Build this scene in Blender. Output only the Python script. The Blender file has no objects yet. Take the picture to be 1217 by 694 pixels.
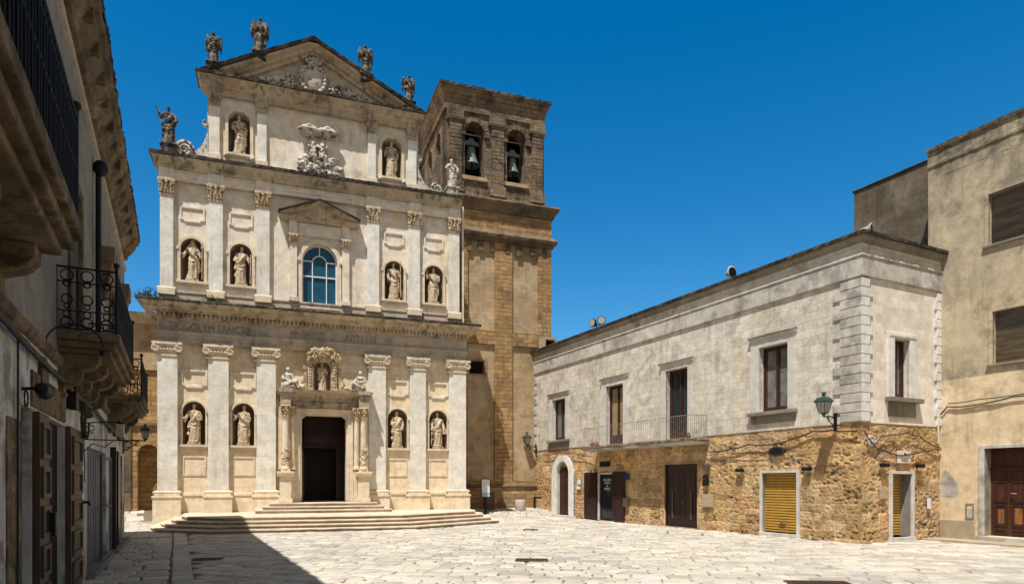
import bpy, bmesh, math, random
from mathutils import Vector, noise, Matrix
from mathutils.geometry import tessellate_polygon
R = math.radians
rnd = random.Random(7)
scene = bpy.context.scene
COL = scene.collection

# ------------------------------------------------------------------ camera
cam_d = bpy.data.cameras.new("camera")
cam = bpy.data.objects.new("camera", cam_d)
COL.objects.link(cam)
cam.location = (0, 0, 1.9)
cam.rotation_euler = (R(90), 0, 0)
cam_d.sensor_width = 36.0
cam_d.lens = 36.0 * 790 / 1217
cam_d.shift_y = 226 / 1217
cam_d.clip_end = 2000
scene.camera = cam

# ------------------------------------------------------------------ sky and sun
SUN = Vector((-.54, -1.29, 3.0)).normalized()
elev = math.asin(SUN.z)
w = bpy.data.worlds.new("World")
scene.world = w
w.use_nodes = True
nt = w.node_tree
nt.nodes.clear()
sky = nt.nodes.new('ShaderNodeTexSky')
sky.sky_type = 'NISHITA'
sky.sun_disc = False
sky.sun_elevation = elev
sky.sun_rotation = math.atan2(SUN.x, SUN.y)
sky.altitude = 100
sky.air_density = 1.0
sky.dust_density = 0.15
sky.ozone_density = 3.5
hs = nt.nodes.new('ShaderNodeHueSaturation')
hs.inputs['Saturation'].default_value = 1.42
hs.inputs['Hue'].default_value = 0.494
bg = nt.nodes.new('ShaderNodeBackground')
bg.inputs['Strength'].default_value = 0.115
wo = nt.nodes.new('ShaderNodeOutputWorld')
# deep blue ahead; sky behind the camera greyed and dimmed to neutralise blue shade
wtc = nt.nodes.new('ShaderNodeTexCoord'); wsp = nt.nodes.new('ShaderNodeSeparateXYZ'); wmr = nt.nodes.new('ShaderNodeMapRange')
wmr.interpolation_type = 'SMOOTHSTEP'
wmr.inputs[1].default_value = .15; wmr.inputs[2].default_value = .6; wmr.inputs[3].default_value = .42; wmr.inputs[4].default_value = 1.42
nt.links.new(wtc.outputs['Generated'], wsp.inputs[0]); nt.links.new(wsp.outputs[1], wmr.inputs[0]); nt.links.new(wmr.outputs[0], hs.inputs['Saturation'])
wv = nt.nodes.new('ShaderNodeMapRange'); wv.inputs[1].default_value = .15; wv.inputs[2].default_value = .6; wv.inputs[3].default_value = .58; wv.inputs[4].default_value = 1.0
nt.links.new(wsp.outputs[1], wv.inputs[0]); nt.links.new(wv.outputs[0], hs.inputs['Value'])
nt.links.new(sky.outputs[0], hs.inputs['Color'])
nt.links.new(hs.outputs[0], bg.inputs[0])
nt.links.new(bg.outputs[0], wo.inputs[0])
sd = bpy.data.lights.new("sun", 'SUN')
sd.energy = 5.0
sd.angle = R(0.5)
sd.color = (1.0, .975, .925)
so = bpy.data.objects.new("sun", sd)
COL.objects.link(so)
so.location = (0, 0, 40)
so.rotation_euler = (-SUN).to_track_quat('-Z', 'Y').to_euler()
vs = scene.view_settings
vs.view_transform = 'Standard'
vs.look = 'None'
vs.exposure = 0.3
vs.gamma = 1.0
vs.use_curve_mapping = False

# ------------------------------------------------------------------ frames of the square
class Frame:
    def __init__(s, o, ang):
        s.o = Vector((o[0], o[1], 0)); s.a = ang
        s.ex = Vector((math.cos(ang), math.sin(ang), 0)); s.ey = Vector((-math.sin(ang), math.cos(ang), 0))
    def w(s, x, y, z=0): return s.o + s.ex * x + s.ey * y + Vector((0, 0, z))
ACH = math.atan2(.338, .9412)
AK = math.atan2(.4502, .8929)
FCH = Frame((-14.43, 29.3), ACH)
FK = Frame((10.81, 20.56), AK)
FLB = Frame((0, 0), AK)
tCH = lambda u, o, z: (u, -o, z)
tRF = lambda t, o, z: (-o, t, z)
tRS = lambda t, o, z: (t, -o, z)
tFR = lambda t, o, z: (4.05 - o, -t, z)
tLB = lambda u, o, z: (-1.6 + o, u, z)
tID = lambda x, o, z: (x, -o, z)
FACE = {'CH': (FCH, tCH, ACH), 'RF': (FK, tRF, AK - R(90)), 'RS': (FK, tRS, AK), 'FR': (FK, tFR, AK - R(90)), 'LB': (FLB, tLB, AK + R(90))}
def wpos(face, u, o, z):
    f, t, a = FACE[face]
    return f.w(*t(u, o, z))

def smooth(a, b, x):
    t = min(1, max(0, (x - a) / (b - a))); return t * t * (3 - 2 * t)
def gz(X, Y):
    d = Vector((X, Y, 0)) - FCH.o
    y = d.dot(FCH.ey); u = d.dot(FCH.ex)
    s = smooth(.2, 3.6, y) * (1 - smooth(19, 21, u)) * (1 - smooth(4, 20, -u - 30))
    base = .42 if u > 5 else .6
    return base * s + .012 * noise.noise((X * .25, Y * .25, 0))

# ------------------------------------------------------------------ mesh builder
class M:
    def __init__(s, tf=None): s.v = []; s.f = []; s.tf = tf
    def add(s, vs, fs, raw=False):
        b = len(s.v)
        for p in vs:
            s.v.append(tuple(p) if (raw or s.tf is None) else s.tf(*p))
        s.f += [tuple(i + b for i in f) for f in fs]
        return s
    def box(s, x0, x1, o0, o1, z0, z1):
        return s.add([(x0, o0, z0), (x1, o0, z0), (x1, o1, z0), (x0, o1, z0), (x0, o0, z1), (x1, o0, z1), (x1, o1, z1), (x0, o1, z1)],
                     [(0, 3, 2, 1), (4, 5, 6, 7), (0, 1, 5, 4), (1, 2, 6, 5), (2, 3, 7, 6), (3, 0, 4, 7)])
    def frustum(s, x0, x1, o0, o1, z0, z1, d, do=None):
        do = d if do is None else do
        return s.add([(x0, o0, z0), (x1, o0, z0), (x1, o1, z0), (x0, o1, z0), (x0 - d, o0, z1), (x1 + d, o0, z1), (x1 + d, o1 + do, z1), (x0 - d, o1 + do, z1)],
                     [(0, 3, 2, 1), (4, 5, 6, 7), (0, 1, 5, 4), (1, 2, 6, 5), (2, 3, 7, 6), (3, 0, 4, 7)])
    def prism(s, pts, o0, o1):          # polygon in (x,z), extruded from out o0 to o1
        n = len(pts)
        vs = [(x, o0, z) for x, z in pts] + [(x, o1, z) for x, z in pts]
        fs = [(i, (i + 1) % n, n + (i + 1) % n, n + i) for i in range(n)]
        tr = tessellate_polygon([[Vector((x, z, 0)) for x, z in pts]])
        fs += [tuple(t) for t in tr] + [tuple(n + i for i in t) for t in tr]
        return s.add(vs, fs)
    def wall(s, outer, holes, o, dep):  # sheet with openings and reveals
        loops = [outer] + holes
        flat = [p for l in loops for p in l]
        tr = tessellate_polygon([[Vector((x, z, 0)) for x, z in l] for l in loops])
        s.add([(x, o, z) for x, z in flat], [tuple(t) for t in tr])
        for l in loops:
            n = len(l)
            s.add([(x, o, z) for x, z in l] + [(x, o - dep, z) for x, z in l], [(i, (i + 1) % n, n + (i + 1) % n, n + i) for i in range(n)])
        return s
    def ring(s, inner, outer, o0, o1):  # frame between two outlines of equal count (open when last pair should not close)
        n = len(inner)
        vs = [(x, o1, z) for x, z in inner] + [(x, o1, z) for x, z in outer] + [(x, o0, z) for x, z in inner] + [(x, o0, z) for x, z in outer]
        fs = []
        for i in range(n):
            j = (i + 1) % n
            fs += [(i, j, n + j, n + i), (n + i, n + j, 3 * n + j, 3 * n + i), (i, 2 * n + i, 2 * n + j, j)]
        return s.add(vs, fs)
    def cornice(s, u0, u1, prof, back, step=.45, jit=.0, ends=(1, 1)):
        n = max(2, int((u1 - u0) / step))
        grid = []
        for (o, z) in prof:
            row = [(u0 - o * ends[0], -back, z), (u0 - o * ends[0], o, z)]
            for k in range(1, n):
                t = k / n
                jj = jit * rnd.uniform(-1, 1)
                row.append((u0 + (u1 - u0) * t, o + jj, z + jj * .6))
            row += [(u1 + o * ends[1], o, z), (u1 + o * ends[1], -back, z)]
            grid.append(row)
        m = len(grid[0])
        vs = [p for r in grid for p in r]
        fs = [(i * m + k, i * m + k + 1, (i + 1) * m + k + 1, (i + 1) * m + k) for i in range(len(grid) - 1) for k in range(m - 1)]
        return s.add(vs, fs)
    def lathe(s, prof, c=(0, 0, 0), n=20, sx=1, so=1):
        m = len(prof)
        vs = []
        for (r, z) in prof:
            for k in range(n):
                a = 2 * math.pi * k / n
                vs.append((c[0] + r * sx * math.cos(a), c[1] + r * so * math.sin(a), c[2] + z))
        fs = [(i * n + k, i * n + (k + 1) % n, (i + 1) * n + (k + 1) % n, (i + 1) * n + k) for i in range(m - 1) for k in range(n)]
        fs += [tuple(range(n))[::-1], tuple((m - 1) * n + k for k in range(n))]
        return s.add(vs, fs)
    def tube(s, pts, r, n=8):
        pts = [Vector(p) for p in pts]
        rs = r if isinstance(r, (list, tuple)) else [r] * len(pts)
        vs = []
        for i, p in enumerate(pts):
            d = (pts[min(i + 1, len(pts) - 1)] - pts[max(i - 1, 0)]).normalized()
            a = d.cross(Vector((0, 0, 1)))
            if a.length < .1: a = d.cross(Vector((1, 0, 0)))
            a.normalize(); b = d.cross(a)
            for k in range(n):
                t = 2 * math.pi * k / n
                vs.append(p + (a * math.cos(t) + b * math.sin(t)) * rs[i])
        m = len(pts)
        fs = [(i * n + k, i * n + (k + 1) % n, (i + 1) * n + (k + 1) % n, (i + 1) * n + k) for i in range(m - 1) for k in range(n)]
        fs += [tuple(range(n)), tuple((m - 1) * n + k for k in range(n))]
        return s.add(vs, fs)
    def ball(s, c, r, n=10, m=7):
        r = r if isinstance(r, (list, tuple)) else (r, r, r)
        vs = [(c[0], c[1], c[2] - r[2])]
        for i in range(1, m):
            ph = -math.pi / 2 + math.pi * i / m
            for k in range(n):
                a = 2 * math.pi * k / n
                vs.append((c[0] + r[0] * math.cos(ph) * math.cos(a), c[1] + r[1] * math.cos(ph) * math.sin(a), c[2] + r[2] * math.sin(ph)))
        vs.append((c[0], c[1], c[2] + r[2]))
        L = len(vs) - 1
        fs = [(0, 1 + (k + 1) % n, 1 + k) for k in range(n)] + [(L, L - n + k, L - n + (k + 1) % n) for k in range(n)]
        for i in range(m - 2):
            fs += [(1 + i * n + k, 1 + i * n + (k + 1) % n, 1 + (i + 1) * n + (k + 1) % n, 1 + (i + 1) * n + k) for k in range(n)]
        return s.add(vs, fs)
    def mesh(s, name, smooth_=False, bevel=0):
        me = bpy.data.meshes.new(name)
        me.from_pydata(s.v, [], s.f)
        bm = bmesh.new(); bm.from_mesh(me)
        bmesh.ops.recalc_face_normals(bm, faces=bm.faces)
        if bevel:
            es = [e for e in bm.edges if len(e.link_faces) == 2 and e.calc_face_angle(0) > .6]
            bmesh.ops.bevel(bm, geom=es, offset=bevel, segments=2, affect='EDGES', profile=.6)
        bm.to_mesh(me); bm.free()
        if smooth_:
            me.polygons.foreach_set('use_smooth', [True] * len(me.polygons))
        return me
    def out(s, name, mat, parent=None, smooth_=False, bevel=0, label=None):
        me = s.mesh(name, smooth_, bevel)
        o = bpy.data.objects.new(name, me)
        me.materials.append(mat)
        COL.objects.link(o)
        if parent: o.parent = parent
        if label: o['label'] = label
        return o

def tag(o, label, cat, group=None, kind=None):
    if label: o['label'] = label
    if cat: o['category'] = cat
    if group: o['group'] = group
    if kind: o['kind'] = kind
    return o
def thing(name, label, cat, loc=(0, 0, 0), rz=0, group=None):
    o = bpy.data.objects.new(name, None)
    COL.objects.link(o)
    o.empty_display_size = .2
    o.location = loc; o.rotation_euler = (0, 0, rz)
    return tag(o, label, cat, group)
def at_face(name, label, cat, face, u, o, z, group=None):
    return thing(name, label, cat, wpos(face, u, o, z), FACE[face][2], group)

def arch(u0, u1, z0, z1, n=14, rise=None):
    r = (u1 - u0) / 2; c = (u0 + u1) / 2; h = rise if rise else r
    zs = z1 - h
    pts = [(u0, z0), (u1, z0)]
    for i in range(n + 1):
        a = math.pi * i / n
        pts.append((c + r * math.cos(a), zs + h * math.sin(a)))
    return pts
def octo(u0, u1, z0, z1, c):
    return [(u0, z0), (u1, z0), (u1, z1 - c * 1.2), (u1 - c * .25, z1 - c * .6), (u1 - c, z1), (u0 + c, z1), (u0 + c * .25, z1 - c * .6), (u0, z1 - c * 1.2)]
def rect(u0, u1, z0, z1): return [(u0, z0), (u1, z0), (u1, z1), (u0, z1)]
def lip(u0, u1, z0, z1):           # panel with a dropped lip along its bottom
    a = (u1 - u0) * .2; d = (z1 - z0) * .14
    return [(u0, z0 + d), (u0 + a * .7, z0 + d), (u0 + a, z0), (u1 - a, z0), (u1 - a * .7, z0 + d), (u1, z0 + d), (u1, z1), (u0, z1)]

# ------------------------------------------------------------------ materials
class NT:
    def __init__(s, name):
        s.m = bpy.data.materials.new(name); s.m.use_nodes = True
        s.t = s.m.node_tree; s.b = s.t.nodes['Principled BSDF']
        s.b.inputs['Specular IOR Level'].default_value = .25
    def n(s, ty, **k):
        nd = s.t.nodes.new(ty)
        for a, v in k.items(): setattr(nd, a, v)
        return nd
    def l(s, a, b): s.t.links.new(a, b)
    def math(s, op, a, b=None, c=None):
        nd = s.n('ShaderNodeMath', operation=op)
        for i, x in enumerate((a, b, c)):
            if x is None: continue
            if isinstance(x, (int, float)): nd.inputs[i].default_value = x
            else: s.l(x, nd.inputs[i])
        return nd.outputs[0]
    def mix(s, f, a, b, mode='MIX'):
        nd = s.n('ShaderNodeMix', data_type='RGBA', blend_type=mode)
        for sock, x in ((nd.inputs[0], f), (nd.inputs[6], a), (nd.inputs[7], b)):
            if isinstance(x, (int, float)): sock.default_value = x
            elif isinstance(x, (tuple, list)): sock.default_value = (*x, 1)
            else: s.l(x, sock)
        return nd.outputs[2]
    def noise(s, vec, scale, det=4, rough=.55, dist=0):
        nd = s.n('ShaderNodeTexNoise'); s.l(vec, nd.inputs['Vector'])
        nd.inputs['Scale'].default_value = scale; nd.inputs['Detail'].default_value = det
        nd.inputs['Roughness'].default_value = rough; nd.inputs['Distortion'].default_value = dist
        return nd.outputs[0]
    def ramp(s, f, a, b):
        nd = s.n('ShaderNodeMapRange', interpolation_type='SMOOTHSTEP'); s.l(f, nd.inputs[0])
        nd.inputs[1].default_value = a; nd.inputs[2].default_value = b
        return nd.outputs[0]
    def scalev(s, vec, v):
        nd = s.n('ShaderNodeVectorMath', operation='MULTIPLY'); s.l(vec, nd.inputs[0]); nd.inputs[1].default_value = v
        return nd.outputs[0]
    def coords(s):
        tc = s.n('ShaderNodeTexCoord')
        sp = s.n('ShaderNodeSeparateXYZ'); s.l(tc.outputs['Object'], sp.inputs[0])
        a = s.math('ADD', sp.outputs[0], sp.outputs[1])
        cb = s.n('ShaderNodeCombineXYZ'); s.l(a, cb.inputs[0]); s.l(sp.outputs[2], cb.inputs[1])
        return tc.outputs['Object'], cb.outputs[0], sp

def stone(name, c1, c2, stain=(.12, .1, .08), amt=.35, lo=.52, hi=.75, streak=.3, block=None, mortar=(.2, .15, .1), mort=.5, rough=.88, bump=.35, bvar=.15, dist=.02, msize=.012, c3=None, c3amt=.4, fine=.2, attr=None, pit=0, med=.35, ss=1.1, algae=None):
    N = NT(name); P, V, sp = N.coords()
    col = N.mix(N.ramp(N.noise(P, .45, 5), .35, .65), c1, c2)
    if c3: col = N.mix(N.math('MULTIPLY', N.ramp(N.noise(N.scalev(P, (1, 1, .8)), .9, 6, .65), .5, .68), c3amt), col, c3)
    fn = N.noise(P, 9, 6, .7)
    hgt = N.math('MULTIPLY', fn, .35)
    if block:
        dn = N.n('ShaderNodeTexNoise'); N.l(P, dn.inputs['Vector']); dn.inputs['Scale'].default_value = 2.2; dn.inputs['Detail'].default_value = 3
        sub = N.n('ShaderNodeVectorMath', operation='SUBTRACT'); N.l(dn.outputs['Color'], sub.inputs[0]); sub.inputs[1].default_value = (.5, .5, .5)
        sc = N.scalev(sub.outputs[0], (dist * 3, dist, 0))
        ad = N.n('ShaderNodeVectorMath', operation='ADD'); N.l(V, ad.inputs[0]); N.l(sc, ad.inputs[1])
        br = N.n('ShaderNodeTexBrick'); N.l(ad.outputs[0], br.inputs['Vector'])
        br.inputs['Scale'].default_value = 1; br.inputs['Brick Width'].default_value = block[0]; br.inputs['Row Height'].default_value = block[1]
        br.inputs['Mortar Size'].default_value = msize; br.inputs['Mortar Smooth'].default_value = .4
        br.inputs['Color1'].default_value = (1 - bvar, 1 - bvar, 1 - bvar, 1); br.inputs['Color2'].default_value = (1 + bvar * .6, 1 + bvar * .55, 1 + bvar * .5, 1)
        br.inputs['Mortar'].default_value = (1, 1, 1, 1); br.offset = .5; br.squash = 1.0
        col = N.mix(1.0, col, br.outputs['Color'], 'MULTIPLY')
        brk = N.ramp(N.noise(P, 1.7, 4), .38, .58)
        col = N.mix(N.math('MULTIPLY', N.math('MULTIPLY', br.outputs['Fac'], mort), brk), col, mortar)
        hgt = N.math('SUBTRACT', hgt, N.math('MULTIPLY', br.outputs['Fac'], .5 * mort + .2))
    if attr:
        at = N.n('ShaderNodeAttribute', attribute_name=attr)
        col = N.mix(1.0, col, at.outputs['Color'], 'MULTIPLY')
    col = N.mix(fine, col, N.mix(fn, (.25, .25, .25), (1.6, 1.6, 1.6)), 'MULTIPLY') if fine else col
    md = N.noise(P, 2.7, 5, .65); col = N.mix(med, col, N.mix(N.ramp(md, .3, .7), (.55, .54, .52), (1.25, 1.25, 1.25)), 'MULTIPLY')
    sn = N.noise(P, ss, 7, .68, .3)
    st = N.math('MULTIPLY', N.ramp(sn, lo, hi), amt)
    col = N.mix(st, col, stain)
    if streak:
        s2 = N.noise(N.scalev(P, (3.2, 3.2, .28)), 1.6, 5, .6)
        s3 = N.ramp(N.noise(P, .5, 3), .4, .62)
        col = N.mix(N.math('MULTIPLY', N.math('MULTIPLY', N.ramp(s2, .5, .72), streak), s3), col, stain)
    if pit:
        vo = N.n('ShaderNodeTexVoronoi'); N.l(P, vo.inputs['Vector']); vo.inputs['Scale'].default_value = 14
        pt = N.math('SUBTRACT', 1.0, N.ramp(vo.outputs['Distance'], .05, .4))
        pt = N.math('MULTIPLY', pt, N.ramp(N.noise(P, 2.5, 4), .45, .6))
        hgt = N.math('SUBTRACT', hgt, N.math('MULTIPLY', pt, pit))
    if algae:                           # black growth that has spread over the highest courses
        zz = N.ramp(N.math('ADD', sp.outputs[2], N.math('MULTIPLY', N.noise(N.scalev(P, (1.6, 1.6, .5)), 1.3, 5, .6), 3.0)), algae[0] + 1.5, algae[1] + 1.5)
        col = N.mix(N.math('MULTIPLY', zz, N.ramp(N.noise(P, 3, 5, .7), .25, .6)), col, algae[2])
    hgt = N.math('ADD', hgt, N.math('MULTIPLY', sn, .6))
    N.l(col, N.b.inputs['Base Color'])
    N.b.inputs['Roughness'].default_value = rough
    bp = N.n('ShaderNodeBump'); bp.inputs['Strength'].default_value = bump; bp.inputs['Distance'].default_value = .06
    N.l(hgt, bp.inputs['Height']); N.l(bp.outputs[0], N.b.inputs['Normal'])
    return N.m

def plain(name, c, rough=.6, metal=0, var=.25, bump=.1, scale=12, c2=None):
    N = NT(name); P, V, sp = N.coords()
    n1 = N.noise(P, scale, 4)
    d = c2 or tuple(x * (1 - var) for x in c)
    N.l(N.mix(N.ramp(n1, .35, .65), c, d), N.b.inputs['Base Color'])
    N.b.inputs['Roughness'].default_value = rough; N.b.inputs['Metallic'].default_value = metal
    if bump:
        bp = N.n('ShaderNodeBump'); bp.inputs['Strength'].default_value = bump; bp.inputs['Distance'].default_value = .02
        N.l(n1, bp.inputs['Height']); N.l(bp.outputs[0], N.b.inputs['Normal'])
    return N.m
def wood(name, c, c2, rough=.5, sc=(14, 14, .8)):
    N = NT(name); P, V, sp = N.coords()
    n1 = N.noise(N.scalev(P, sc), 1.5, 5, .6, .4)
    N.l(N.mix(N.ramp(n1, .3, .7), c, c2), N.b.inputs['Base Color'])
    N.b.inputs['Roughness'].default_value = rough
    bp = N.n('ShaderNodeBump'); bp.inputs['Strength'].default_value = .25; bp.inputs['Distance'].default_value = .01
    N.l(n1, bp.inputs['Height']); N.l(bp.outputs[0], N.b.inputs['Normal'])
    return N.m

m_ochre = stone('ochre_plaster', (.79, .63, .43), (.80, .67, .49), stain=(.36, .27, .18), amt=.4, c3=(.66, .42, .20), c3amt=.6, streak=.4, block=(.85, .42), mort=.4, mortar=(.36, .27, .17), bvar=.05, dist=.01, bump=.25)
m_white = stone('pale_pilaster', (.79, .745, .66), (.72, .67, .57), stain=(.33, .28, .22), amt=.4, lo=.52, hi=.75, streak=.45, block=(1.1, .62), mort=.5, mortar=(.3, .25, .2), bvar=.05, dist=.004, msize=.008, c3=(.56, .44, .28), c3amt=.4, bump=.2)
m_base = stone('pedestal_stone', (.74, .61, .43), (.76, .66, .51), stain=(.36, .25, .14), amt=.35, c3=(.56, .38, .18), c3amt=.4, streak=.2, block=(1.3, .5), mort=.3, mortar=(.3, .22, .14), bvar=.07, dist=.004, bump=.25)
m_cream = stone('cream_moulding', (.70, .57, .40), (.72, .61, .46), stain=(.20, .155, .11), amt=.55, streak=.35, bump=.3)
m_corn = stone('weathered_cornice', (.56, .45, .31), (.46, .37, .26), stain=(.065, .05, .036), ss=1.7, amt=.72, lo=.47, hi=.68, streak=1.0, c3=(.50, .30, .13), c3amt=.55, bump=.6, fine=.2)
m_dark = stone('black_lichen_stone', (.10, .082, .058), (.055, .047, .037), stain=(.02, .018, .015), amt=.75, lo=.4, hi=.6, streak=.5, c3=(.24, .18, .11), c3amt=.45, bump=.8, fine=.25)
m_frieze = stone('frieze_stone', (.55, .45, .34), (.47, .39, .30), stain=(.12, .09, .065), ss=2.0, amt=.65, streak=.9, block=(1.4, 1.0), mort=.3, bump=.4)
m_upper = stone('grey_cream_render', (.76, .685, .57), (.76, .64, .49), stain=(.22, .18, .135), amt=.6, streak=.6, c3=(.68, .46, .26), c3amt=.6, bump=.25)
m_statue = stone('carved_limestone', (.64, .51, .35), (.52, .39, .24), stain=(.085, .06, .04), ss=4.5, amt=.8, lo=.5, hi=.64, streak=.2, c3=(.50, .33, .16), c3amt=.45, bump=.35, fine=.2)
m_statued = stone('lichen_statue_stone', (.36, .30, .22), (.13, .105, .08), stain=(.025, .021, .018), ss=3.5, amt=.95, lo=.40, hi=.54, streak=.3, c3=(.34, .2, .11), c3amt=.3, bump=.5, fine=.3)
m_relief = stone('carved_relief_stone', (.66, .60, .51), (.50, .43, .34), stain=(.05, .04, .033), ss=4.5, amt=.85, lo=.50, hi=.60, streak=.2, bump=.6, fine=.3)
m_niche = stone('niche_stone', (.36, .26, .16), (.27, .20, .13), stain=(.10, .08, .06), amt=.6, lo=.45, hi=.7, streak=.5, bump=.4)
m_brick = stone('golden_ashlar', (.43, .255, .105), (.36, .225, .10), stain=(.11, .07, .04), amt=.6, lo=.5, hi=.72, streak=.4, block=(.62, .24), mort=.75, mortar=(.16, .105, .06), bvar=.28, dist=.03, msize=.022, c3=(.55, .40, .22), c3amt=.5, bump=1.0, fine=.25)
m_tpanel = stone('tower_render', (.52, .39, .24), (.42, .30, .175), stain=(.19, .13, .075), amt=.6, lo=.46, hi=.68, streak=.5, c3=(.40, .25, .11), c3amt=.7, block=(.62, .24), mort=.45, mortar=(.25, .18, .11), bvar=.06, bump=.35, fine=.2)
m_belfry = stone('dark_belfry_stone', (.29, .20, .12), (.20, .145, .09), stain=(.04, .032, .025), amt=.75, lo=.45, hi=.62, streak=.5, block=(.55, .22), mort=.75, mortar=(.07, .055, .04), bvar=.2, dist=.02, msize=.02, c3=(.36, .27, .17), c3amt=.4, bump=.9, fine=.25)
m_tcorn = stone('tower_cornice_stone', (.25, .165, .09), (.16, .115, .07), stain=(.04, .035, .03), amt=.7, lo=.45, hi=.65, streak=.5, bump=.8, fine=.25)
m_rub = stone('rubble_tufa', (.53, .345, .165), (.52, .37, .205), stain=(.17, .10, .045), ss=2.4, amt=.45, lo=.46, hi=.64, streak=.0, c3=(.58, .45, .28), c3amt=.5, bump=.6, fine=.3, attr='blk', pit=.5, rough=.95)
m_rfp = stone('worn_grey_render', (.70, .64, .545), (.63, .575, .485), stain=(.24, .21, .17), amt=.6, lo=.47, hi=.68, streak=.55, block=(.62, .27), mort=.5, mortar=(.36, .30, .22), bvar=.10, dist=.13, msize=.008, c3=(.66, .55, .38), c3amt=.6, bump=.9, fine=.3)
m_band = stone('grey_band', (.47, .43, .37), (.60, .56, .49), stain=(.19, .175, .15), amt=.7, lo=.45, hi=.62, streak=.45, bump=.5, fine=.3)
m_rsp = stone('pale_side_render', (.78, .71, .61), (.75, .66, .55), stain=(.42, .36, .3), amt=.25, streak=.15, block=(.7, .3), mort=.15, mortar=(.45, .4, .34), bump=.2)
m_rsq = stone('white_quoin', (.76, .73, .68), (.71, .67, .61), stain=(.34, .32, .3), amt=.35, lo=.5, hi=.72, streak=.25, bump=.25)
m_frame = stone('grey_white_frame', (.62, .585, .53), (.56, .525, .47), stain=(.32, .3, .28), amt=.35, streak=.25, bump=.2)
m_sill = stone('grey_sill', (.29, .25, .19), (.20, .17, .13), stain=(.06, .05, .04), amt=.7, streak=.6, bump=.4)
m_fr = stone('ochre_grey_render', (.74, .57, .36), (.68, .54, .35), stain=(.22, .185, .13), amt=.5, lo=.5, hi=.66, streak=.5, c3=(.80, .64, .42), c3amt=.5, bump=.3, fine=.2)
m_frup = stone('dirty_upper_render', (.52, .43, .29), (.43, .36, .25), stain=(.13, .11, .08), amt=.6, lo=.47, hi=.66, streak=.5, c3=(.62, .50, .32), c3amt=.7, bump=.35, fine=.3, algae=(11.6, 13.4, (.09, .075, .055)))
m_frdark = stone('blackened_render', (.19, .145, .09), (.13, .10, .065), stain=(.06, .05, .04), amt=.6, lo=.45, hi=.68, streak=.5, block=(.7, .3), mort=.4, mortar=(.08, .07, .05), c3=(.4, .35, .27), c3amt=.3, bump=.5, fine=.25)
m_plinth = stone('tan_plinth', (.43, .34, .22), (.39, .31, .21), stain=(.24, .19, .13), amt=.3, streak=.2, bump=.2)
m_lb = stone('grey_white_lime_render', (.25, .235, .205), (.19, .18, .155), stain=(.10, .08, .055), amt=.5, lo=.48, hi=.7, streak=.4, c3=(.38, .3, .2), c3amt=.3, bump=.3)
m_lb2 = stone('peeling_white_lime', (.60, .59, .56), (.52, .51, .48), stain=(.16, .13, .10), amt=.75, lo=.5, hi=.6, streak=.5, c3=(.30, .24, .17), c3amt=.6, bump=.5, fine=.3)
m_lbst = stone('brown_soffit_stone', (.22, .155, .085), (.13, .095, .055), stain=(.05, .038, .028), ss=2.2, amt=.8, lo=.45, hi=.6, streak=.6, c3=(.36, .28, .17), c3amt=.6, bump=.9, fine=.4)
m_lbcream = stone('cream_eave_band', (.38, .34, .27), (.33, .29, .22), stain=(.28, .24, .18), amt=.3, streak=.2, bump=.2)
m_step = stone('worn_step_stone', (.66, .55, .42), (.62, .52, .39), stain=(.34, .28, .21), amt=.35, lo=.5, hi=.72, streak=.0, block=(1.25, .5), mort=.35, mortar=(.28, .22, .17), bvar=.06, bump=.25)
m_woodr = wood('red_brown_wood', (.058, .026, .021), (.035, .015, .012))
m_wooddd = wood('very_dark_wood', (.030, .012, .008), (.018, .008, .006), .6)
m_woodd = wood('dark_purple_brown_paint', (.035, .016, .015), (.025, .011, .011), .38)
m_woodl = wood('worn_varnished_door', (.085, .032, .016), (.045, .017, .01), .4)
m_woodw = wood('worn_orange_wood', (.30, .13, .04), (.10, .035, .016), .5, (6, 6, .8))
m_woodb = wood('dusty_brown_leaf', (.105, .07, .045), (.06, .04, .028), .6)
m_blk = plain('black_iron', (.012, .012, .013), .55, .2)
m_railg = plain('pale_rusty_iron', (.33, .30, .27), .6, .1, c2=(.2, .14, .1))
m_green = plain('dark_green_iron', (.03, .06, .06), .45, .3, c2=(.05, .09, .085))
m_void = plain('unlit_interior', (.012, .010, .009), .9, 0, .2, 0)
m_green2 = plain('moss', (.05, .09, .02), .8, 0, .4)
m_shut = plain('ochre_shutter_paint', (.50, .29, .05), .5, 0, .2, .1, 3, c2=(.42, .25, .06))
m_white2 = plain('white_paint', (.72, .72, .72), .6, 0, .1, .05)
m_glassd = plain('dark_window_glass', (.02, .025, .03), .06, 0, .2, 0)
m_curt = plain('grey_curtain_glass', (.12, .11, .10), .12, 0, .3, 0, 3, c2=(.2, .19, .17))
m_tan = plain('tan_curtain_glass', (.25, .18, .1), .12, 0, .3, 0, 3, c2=(.3, .22, .12))
m_teal = plain('blue_stained_glass', (.015, .085, .14), .12, 0, .2, 0, 2)
m_bronze = plain('green_bronze', (.20, .235, .21), .6, .3, c2=(.12, .15, .135))
m_greyp = plain('grey_blue_paint', (.10, .115, .14), .6, 0, .2)
m_lampg = plain('frosted_lamp_glass', (.42, .39, .33), .2, 0, .2, 0)
m_lead = plain('faded_letter_paint', (.20, .145, .10), .8, 0, .3, c2=(.36, .28, .2), scale=3)
m_riser = stone('shaded_brown_riser', (.40, .29, .20), (.33, .24, .17), stain=(.14, .10, .07), amt=.5, streak=.3, block=(1.25, .5), mort=.4, bump=.4, fine=.25)  # brown, dirty riser stone, with the risers' shade also put into the colour
m_rust = plain('rusty_brown_metal', (.13, .075, .05), .7, .1, .3)
m_slat = wood('weathered_grey_slats', (.36, .30, .22), (.20, .165, .12), .7, (1, 1, 9))
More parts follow.
